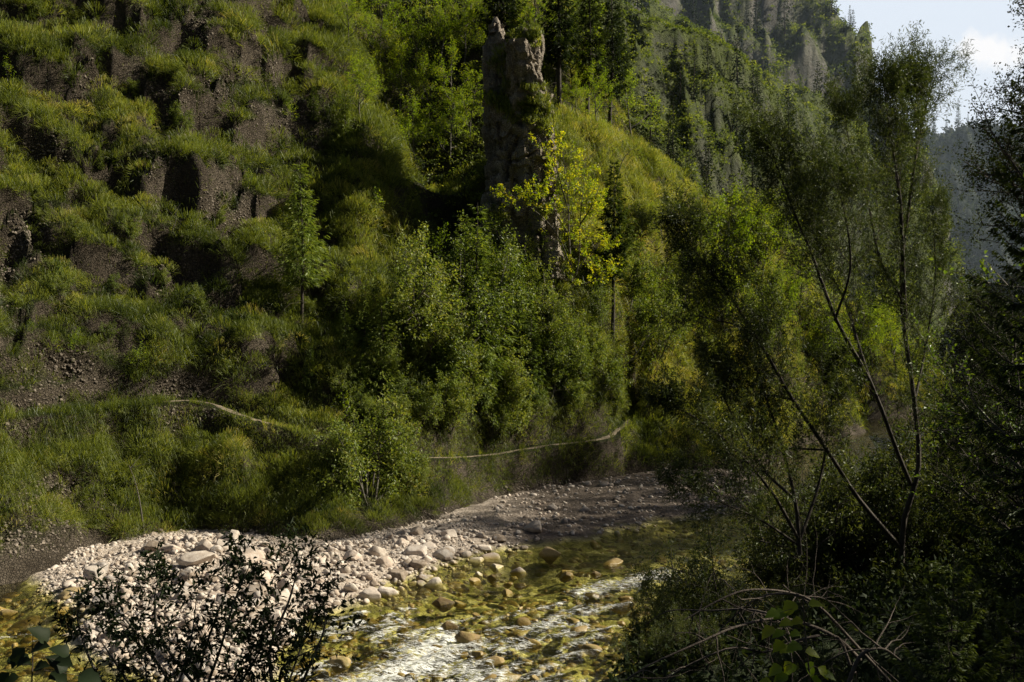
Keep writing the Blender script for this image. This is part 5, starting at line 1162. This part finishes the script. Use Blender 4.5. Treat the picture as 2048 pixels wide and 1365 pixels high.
def broad_leaf(g, p, d, nrm, L, W, a, n=7):
    """one rounded or lobed leaf as a small fan of faces with a drawn-out tip"""
    d = d / np.linalg.norm(d); s = unit(np.cross(d, nrm)); nn = np.cross(s, d)
    t = np.linspace(0, 1, n); w = W * .5 * (np.sin(np.pi * t ** .62) ** .8) * (1 + .12 * np.sin(t * 22)); w[0] = .004; w[-1] = .001
    c = p + d * (L * t)[:, None] - nn * (L * .25 * t ** 2)[:, None]
    V = np.stack([c - s * w[:, None] + nn * (w * .35)[:, None], c, c + s * w[:, None] + nn * (w * .35)[:, None]], 1).reshape(-1, 3)
    i = np.arange(n - 1)[:, None] * 3; g.add(V, np.concatenate([i + np.array([[0, 3, 4, 1]]), i + np.array([[1, 4, 5, 2]])]), a=a)
def leafy_stalk(name, d0, st, leaves, label, cat, leafm, r0=.006, seed=3):
    rng = np.random.default_rng(seed); b = P(*st[0][:2], d0); o = empty(name, b); gt = Geo(); q = poly([P(u, v, d0 + dd) - b for u, v, dd in st], 16); tube(gt, q, np.linspace(r0, r0 * .4, 16), 5)
    for u, v, L, ang, tone in leaves:
        p = P(u, v, d0) - b + [0, rng.uniform(-.05, .05), 0]; k = np.linalg.norm(q - p, axis=1).argmin()
        tube(gt, poly([q[k], (q[k] + p) / 2 + [0, 0, .012], p], 5), r0 * .3, 3)
        gl = Geo(); a = radians(ang); broad_leaf(gl, np.zeros(3), np.array([math.cos(a), rng.uniform(-.5, .1), math.sin(a)]), np.array([rng.uniform(-.2, .2), -.45, .9]), L, L * .82, tone)
        link('leaf', gl.mesh('leaf', MAT[leafm], True), o, p)
    link('stalk', gt.mesh('stalk', MAT['twig'], True), o)
    return tag(o, label, cat)
lv = []; r = np.random.default_rng(8)
for u, v in [(1612, 1205), (1590, 1205), (1572, 1225), (1555, 1222), (1605, 1242), (1590, 1250), (1550, 1258), (1572, 1270), (1605, 1272), (1570, 1288), (1600, 1290), (1590, 1305), (1608, 1302), (1580, 1322), (1612, 1330), (1596, 1335), (1640, 1340), (1560, 1330), (1650, 1352), (1575, 1350), (1540, 1362), (1625, 1360)]:
    lv.append((u, v, r.uniform(.06, .10), r.uniform(-60, 10) if u > 1606 else r.uniform(170, 230), r.uniform(.35, 1)))
leafy_stalk('climbing_plant', 5.0, [(1625, 1420, 0), (1618, 1340, 0), (1610, 1260, 0), (1606, 1195, 0)], lv, 'climbing plant with rounded green leaves on an upright stalk at the bottom', 'climbing plant', 'lime')
lv = [(u, v, r.uniform(.09, .14), r.uniform(-70, 250), r.uniform(.2, .6)) for u, v in [(70, 1300), (95, 1285), (110, 1320), (40, 1330), (20, 1345), (60, 1345), (130, 1345), (95, 1350), (10, 1320), (45, 1300), (140, 1310), (30, 1360), (160, 1350)]]
leafy_stalk('broadleaf_plant', 5.5, [(70, 1450, 0), (64, 1380, 0), (65, 1320, 0), (66, 1262, 0)], lv, 'dark broad leaved plant in the bottom left corner of the photo', 'plant', 'dark')
# dead arching branches
def dead_branches():
    d0 = 5.6; b = P(1800, 1420, d0); o = empty('dead_branch', b); rng = np.random.default_rng(4)
    for r0, st in [(.011, [(1790, 1375, .3), (1720, 1300, .2), (1640, 1215, 0), (1585, 1187, 0), (1500, 1180, -.1), (1440, 1200, -.2), (1370, 1240, -.3)]), (.012, [(1720, 1320, .2), (1672, 1275, 0), (1600, 1245, 0), (1545, 1238, 0), (1470, 1255, -.1), (1400, 1285, -.2), (1300, 1330, -.3), (1250, 1362, -.3)]),
                   (.010, [(1700, 1330, 0), (1672, 1273, 0), (1600, 1280, 0), (1530, 1305, 0), (1470, 1295, 0), (1400, 1320, 0), (1345, 1350, 0), (1310, 1380, 0)]), (.008, [(1600, 1245, 0), (1500, 1220, .2), (1420, 1222, .3), (1340, 1222, .4), (1290, 1250, .5)]), (.007, [(1585, 1187, 0), (1520, 1195, .2), (1450, 1250, .3), (1420, 1290, .3)]), (.014, [(1695, 1380, -.4), (1705, 1345, -.4), (1725, 1308, -.4), (1765, 1298, -.4), (1800, 1320, -.3)]), (.006, [(1565, 1170, 0), (1590, 1190, 0), (1640, 1215, 0)])]:
        g = Geo(); q = poly([P(u, v, d0 + dd) - b for u, v, dd in st], 24); tube(g, q, np.linspace(r0, r0 * .3, 24), 6)
        for j in range(7):
            k = int(rng.integers(4, 23)); dr = unit(q[k] - q[k - 1] + rng.normal(size=3) * .6 - np.array([0, 0, .15])); grow(rng, q[k], dr, rng.uniform(.15, .4), r0 * .4, 0, 1, g, [], -.1, .3, (2, 3), .6, .7, 4, .3)
        link('branch', g.mesh('branch', MAT['twig'], True), o)
    tag(o, 'dead brown arching branches hanging over the bushes at the bottom', 'dead branches')
dead_branches()
# spruce sapling close by
gt, gc = conifer_geo(2.6, .95, 800, .04, 20, 7, 150, .022, .6, .012, 0, .12, .26)
SAPL = kind('spruce_sapling', (gt, gc), 'bark', 'spruce_d', 'spruce sapling')
for u, vt, d, h, lab in [(1905, 1105, 6.5, 2.2, 'young spruce sapling with a pointed tip in the bottom right corner'), (2030, 1180, 7.5, 2.2, 'second spruce sapling cut by the right edge of the photo')]:
    z = CH + (CY - vt) * d / F; plant(SAPL, ((u - CX) * d / F, d, z - h), h / 2.6, 1.0, lab, 'spruce saplings at the bottom right')

# ------------------------------------------------------------------ light, sky, haze, camera
AZ, EL = 77.0, 37.0
sx, sy, sz_ = math.sin(radians(AZ)) * math.cos(radians(EL)), math.cos(radians(AZ)) * math.cos(radians(EL)), math.sin(radians(EL))
sl = bpy.data.lights.new('sun', 'SUN'); sl.energy = 5.0; sl.angle = radians(.53); sl.color = (1.58, 1.44, 1.14)
so = bpy.data.objects.new('sun', sl); COL.objects.link(so); so.rotation_euler = Vector((sx, sy, sz_)).to_track_quat('Z', 'Y').to_euler(); so.location = (60, 40, 80)
W = bpy.data.worlds.new('World'); SC.world = W; W.use_nodes = True; nt = W.node_tree; nt.nodes.clear()
out = nt.nodes.new('ShaderNodeOutputWorld'); bg = nt.nodes.new('ShaderNodeBackground'); bg.inputs[1].default_value = SKY = .042
sk = nt.nodes.new('ShaderNodeTexSky'); sk.sky_type = 'NISHITA'; sk.sun_disc = False; sk.sun_elevation = radians(EL); sk.sun_rotation = radians(AZ); sk.air_density = 1.0; sk.dust_density = 4.5; sk.altitude = 0
tc = nt.nodes.new('ShaderNodeTexCoord'); sp = nt.nodes.new('ShaderNodeSeparateXYZ'); nt.links.new(tc.outputs['Generated'], sp.inputs[0])
ya = math_(nt, 'MAXIMUM', sp.outputs[1], .05); ca = math_(nt, 'DIVIDE', sp.outputs[0], ya); cb = math_(nt, 'DIVIDE', sp.outputs[2], ya)
nz_ = N(nt, 'ShaderNodeTexNoise', i_Scale=26.0, i_Detail=7.0, i_Roughness=.6); nt.links.new(tc.outputs['Generated'], nz_.inputs[0])
da = math_(nt, 'DIVIDE', math_(nt, 'SUBTRACT', ca, .478), .05); db = math_(nt, 'DIVIDE', math_(nt, 'SUBTRACT', cb, .288), .021)
rr = math_(nt, 'SQRT', math_(nt, 'ADD', math_(nt, 'MULTIPLY', da, da), math_(nt, 'MULTIPLY', db, db)))
cm = math_(nt, 'SUBTRACT', math_(nt, 'ADD', 1.0, math_(nt, 'MULTIPLY', math_(nt, 'SUBTRACT', nz_.outputs[0], .5), 2.6)), rr)
cm = math_(nt, 'MULTIPLY', cm, 1.6, True)
lo = N(nt, 'ShaderNodeMapRange'); nt.links.new(sp.outputs[2], lo.inputs[0]); lo.inputs[1].default_value = .75; lo.inputs[2].default_value = .35
fr_ = N(nt, 'ShaderNodeMapRange'); nt.links.new(sp.outputs[1], fr_.inputs[0]); fr_.inputs[1].default_value = .2; fr_.inputs[2].default_value = .75
hz_ = mixc(nt, math_(nt, 'MULTIPLY', math_(nt, 'MULTIPLY', lo.outputs[0], fr_.outputs[0]), .95), sk.outputs[0], (18.8, 20.8, 23.5))
white = mixc(nt, math_(nt, 'MULTIPLY', cm, .8), hz_, (24.5, 24.2, 24.2))
nt.links.new(white, bg.inputs[0]); nt.links.new(bg.outputs[0], out.inputs[0])

hm = bpy.data.materials.new('haze'); hm.use_nodes = True; hn = hm.node_tree; hn.nodes.clear()
ho = hn.nodes.new('ShaderNodeOutputMaterial'); hv = hn.nodes.new('ShaderNodeVolumeScatter'); hv.inputs['Color'].default_value = (.62, .78, 1, 1); hv.inputs['Density'].default_value = .0002; hv.inputs['Anisotropy'].default_value = .2
hn.links.new(hv.outputs[0], ho.inputs['Volume'])
hg = Geo(); hg.add([(x, y, z) for z in (-4, 150) for y in (98, 950) for x in (-300, 900)], [(0, 2, 3, 1), (4, 5, 7, 6), (0, 1, 5, 4), (2, 6, 7, 3), (0, 4, 6, 2), (1, 3, 7, 5)])
tag(link('haze', hg.mesh('haze', hm)), kind='structure')
cam = bpy.data.cameras.new('camera'); co = bpy.data.objects.new('camera', cam); COL.objects.link(co)
co.location = (0, 0, CH); co.rotation_euler = (radians(90), 0, 0); cam.sensor_width = 36; cam.lens = 36 * F / 2048; cam.clip_end = 6000; cam.clip_start = .1
SC.camera = co
SC.view_settings.view_transform = 'Standard'; SC.view_settings.look = 'None'; SC.view_settings.exposure = 0; SC.view_settings.gamma = 1
SC.render.engine = 'CYCLES'; c = SC.cycles; c.use_denoising = True; c.max_bounces = 6; c.diffuse_bounces = 3; c.glossy_bounces = 2; c.transmission_bounces = 4; c.transparent_max_bounces = 6; c.caustics_reflective = False; c.caustics_refractive = False
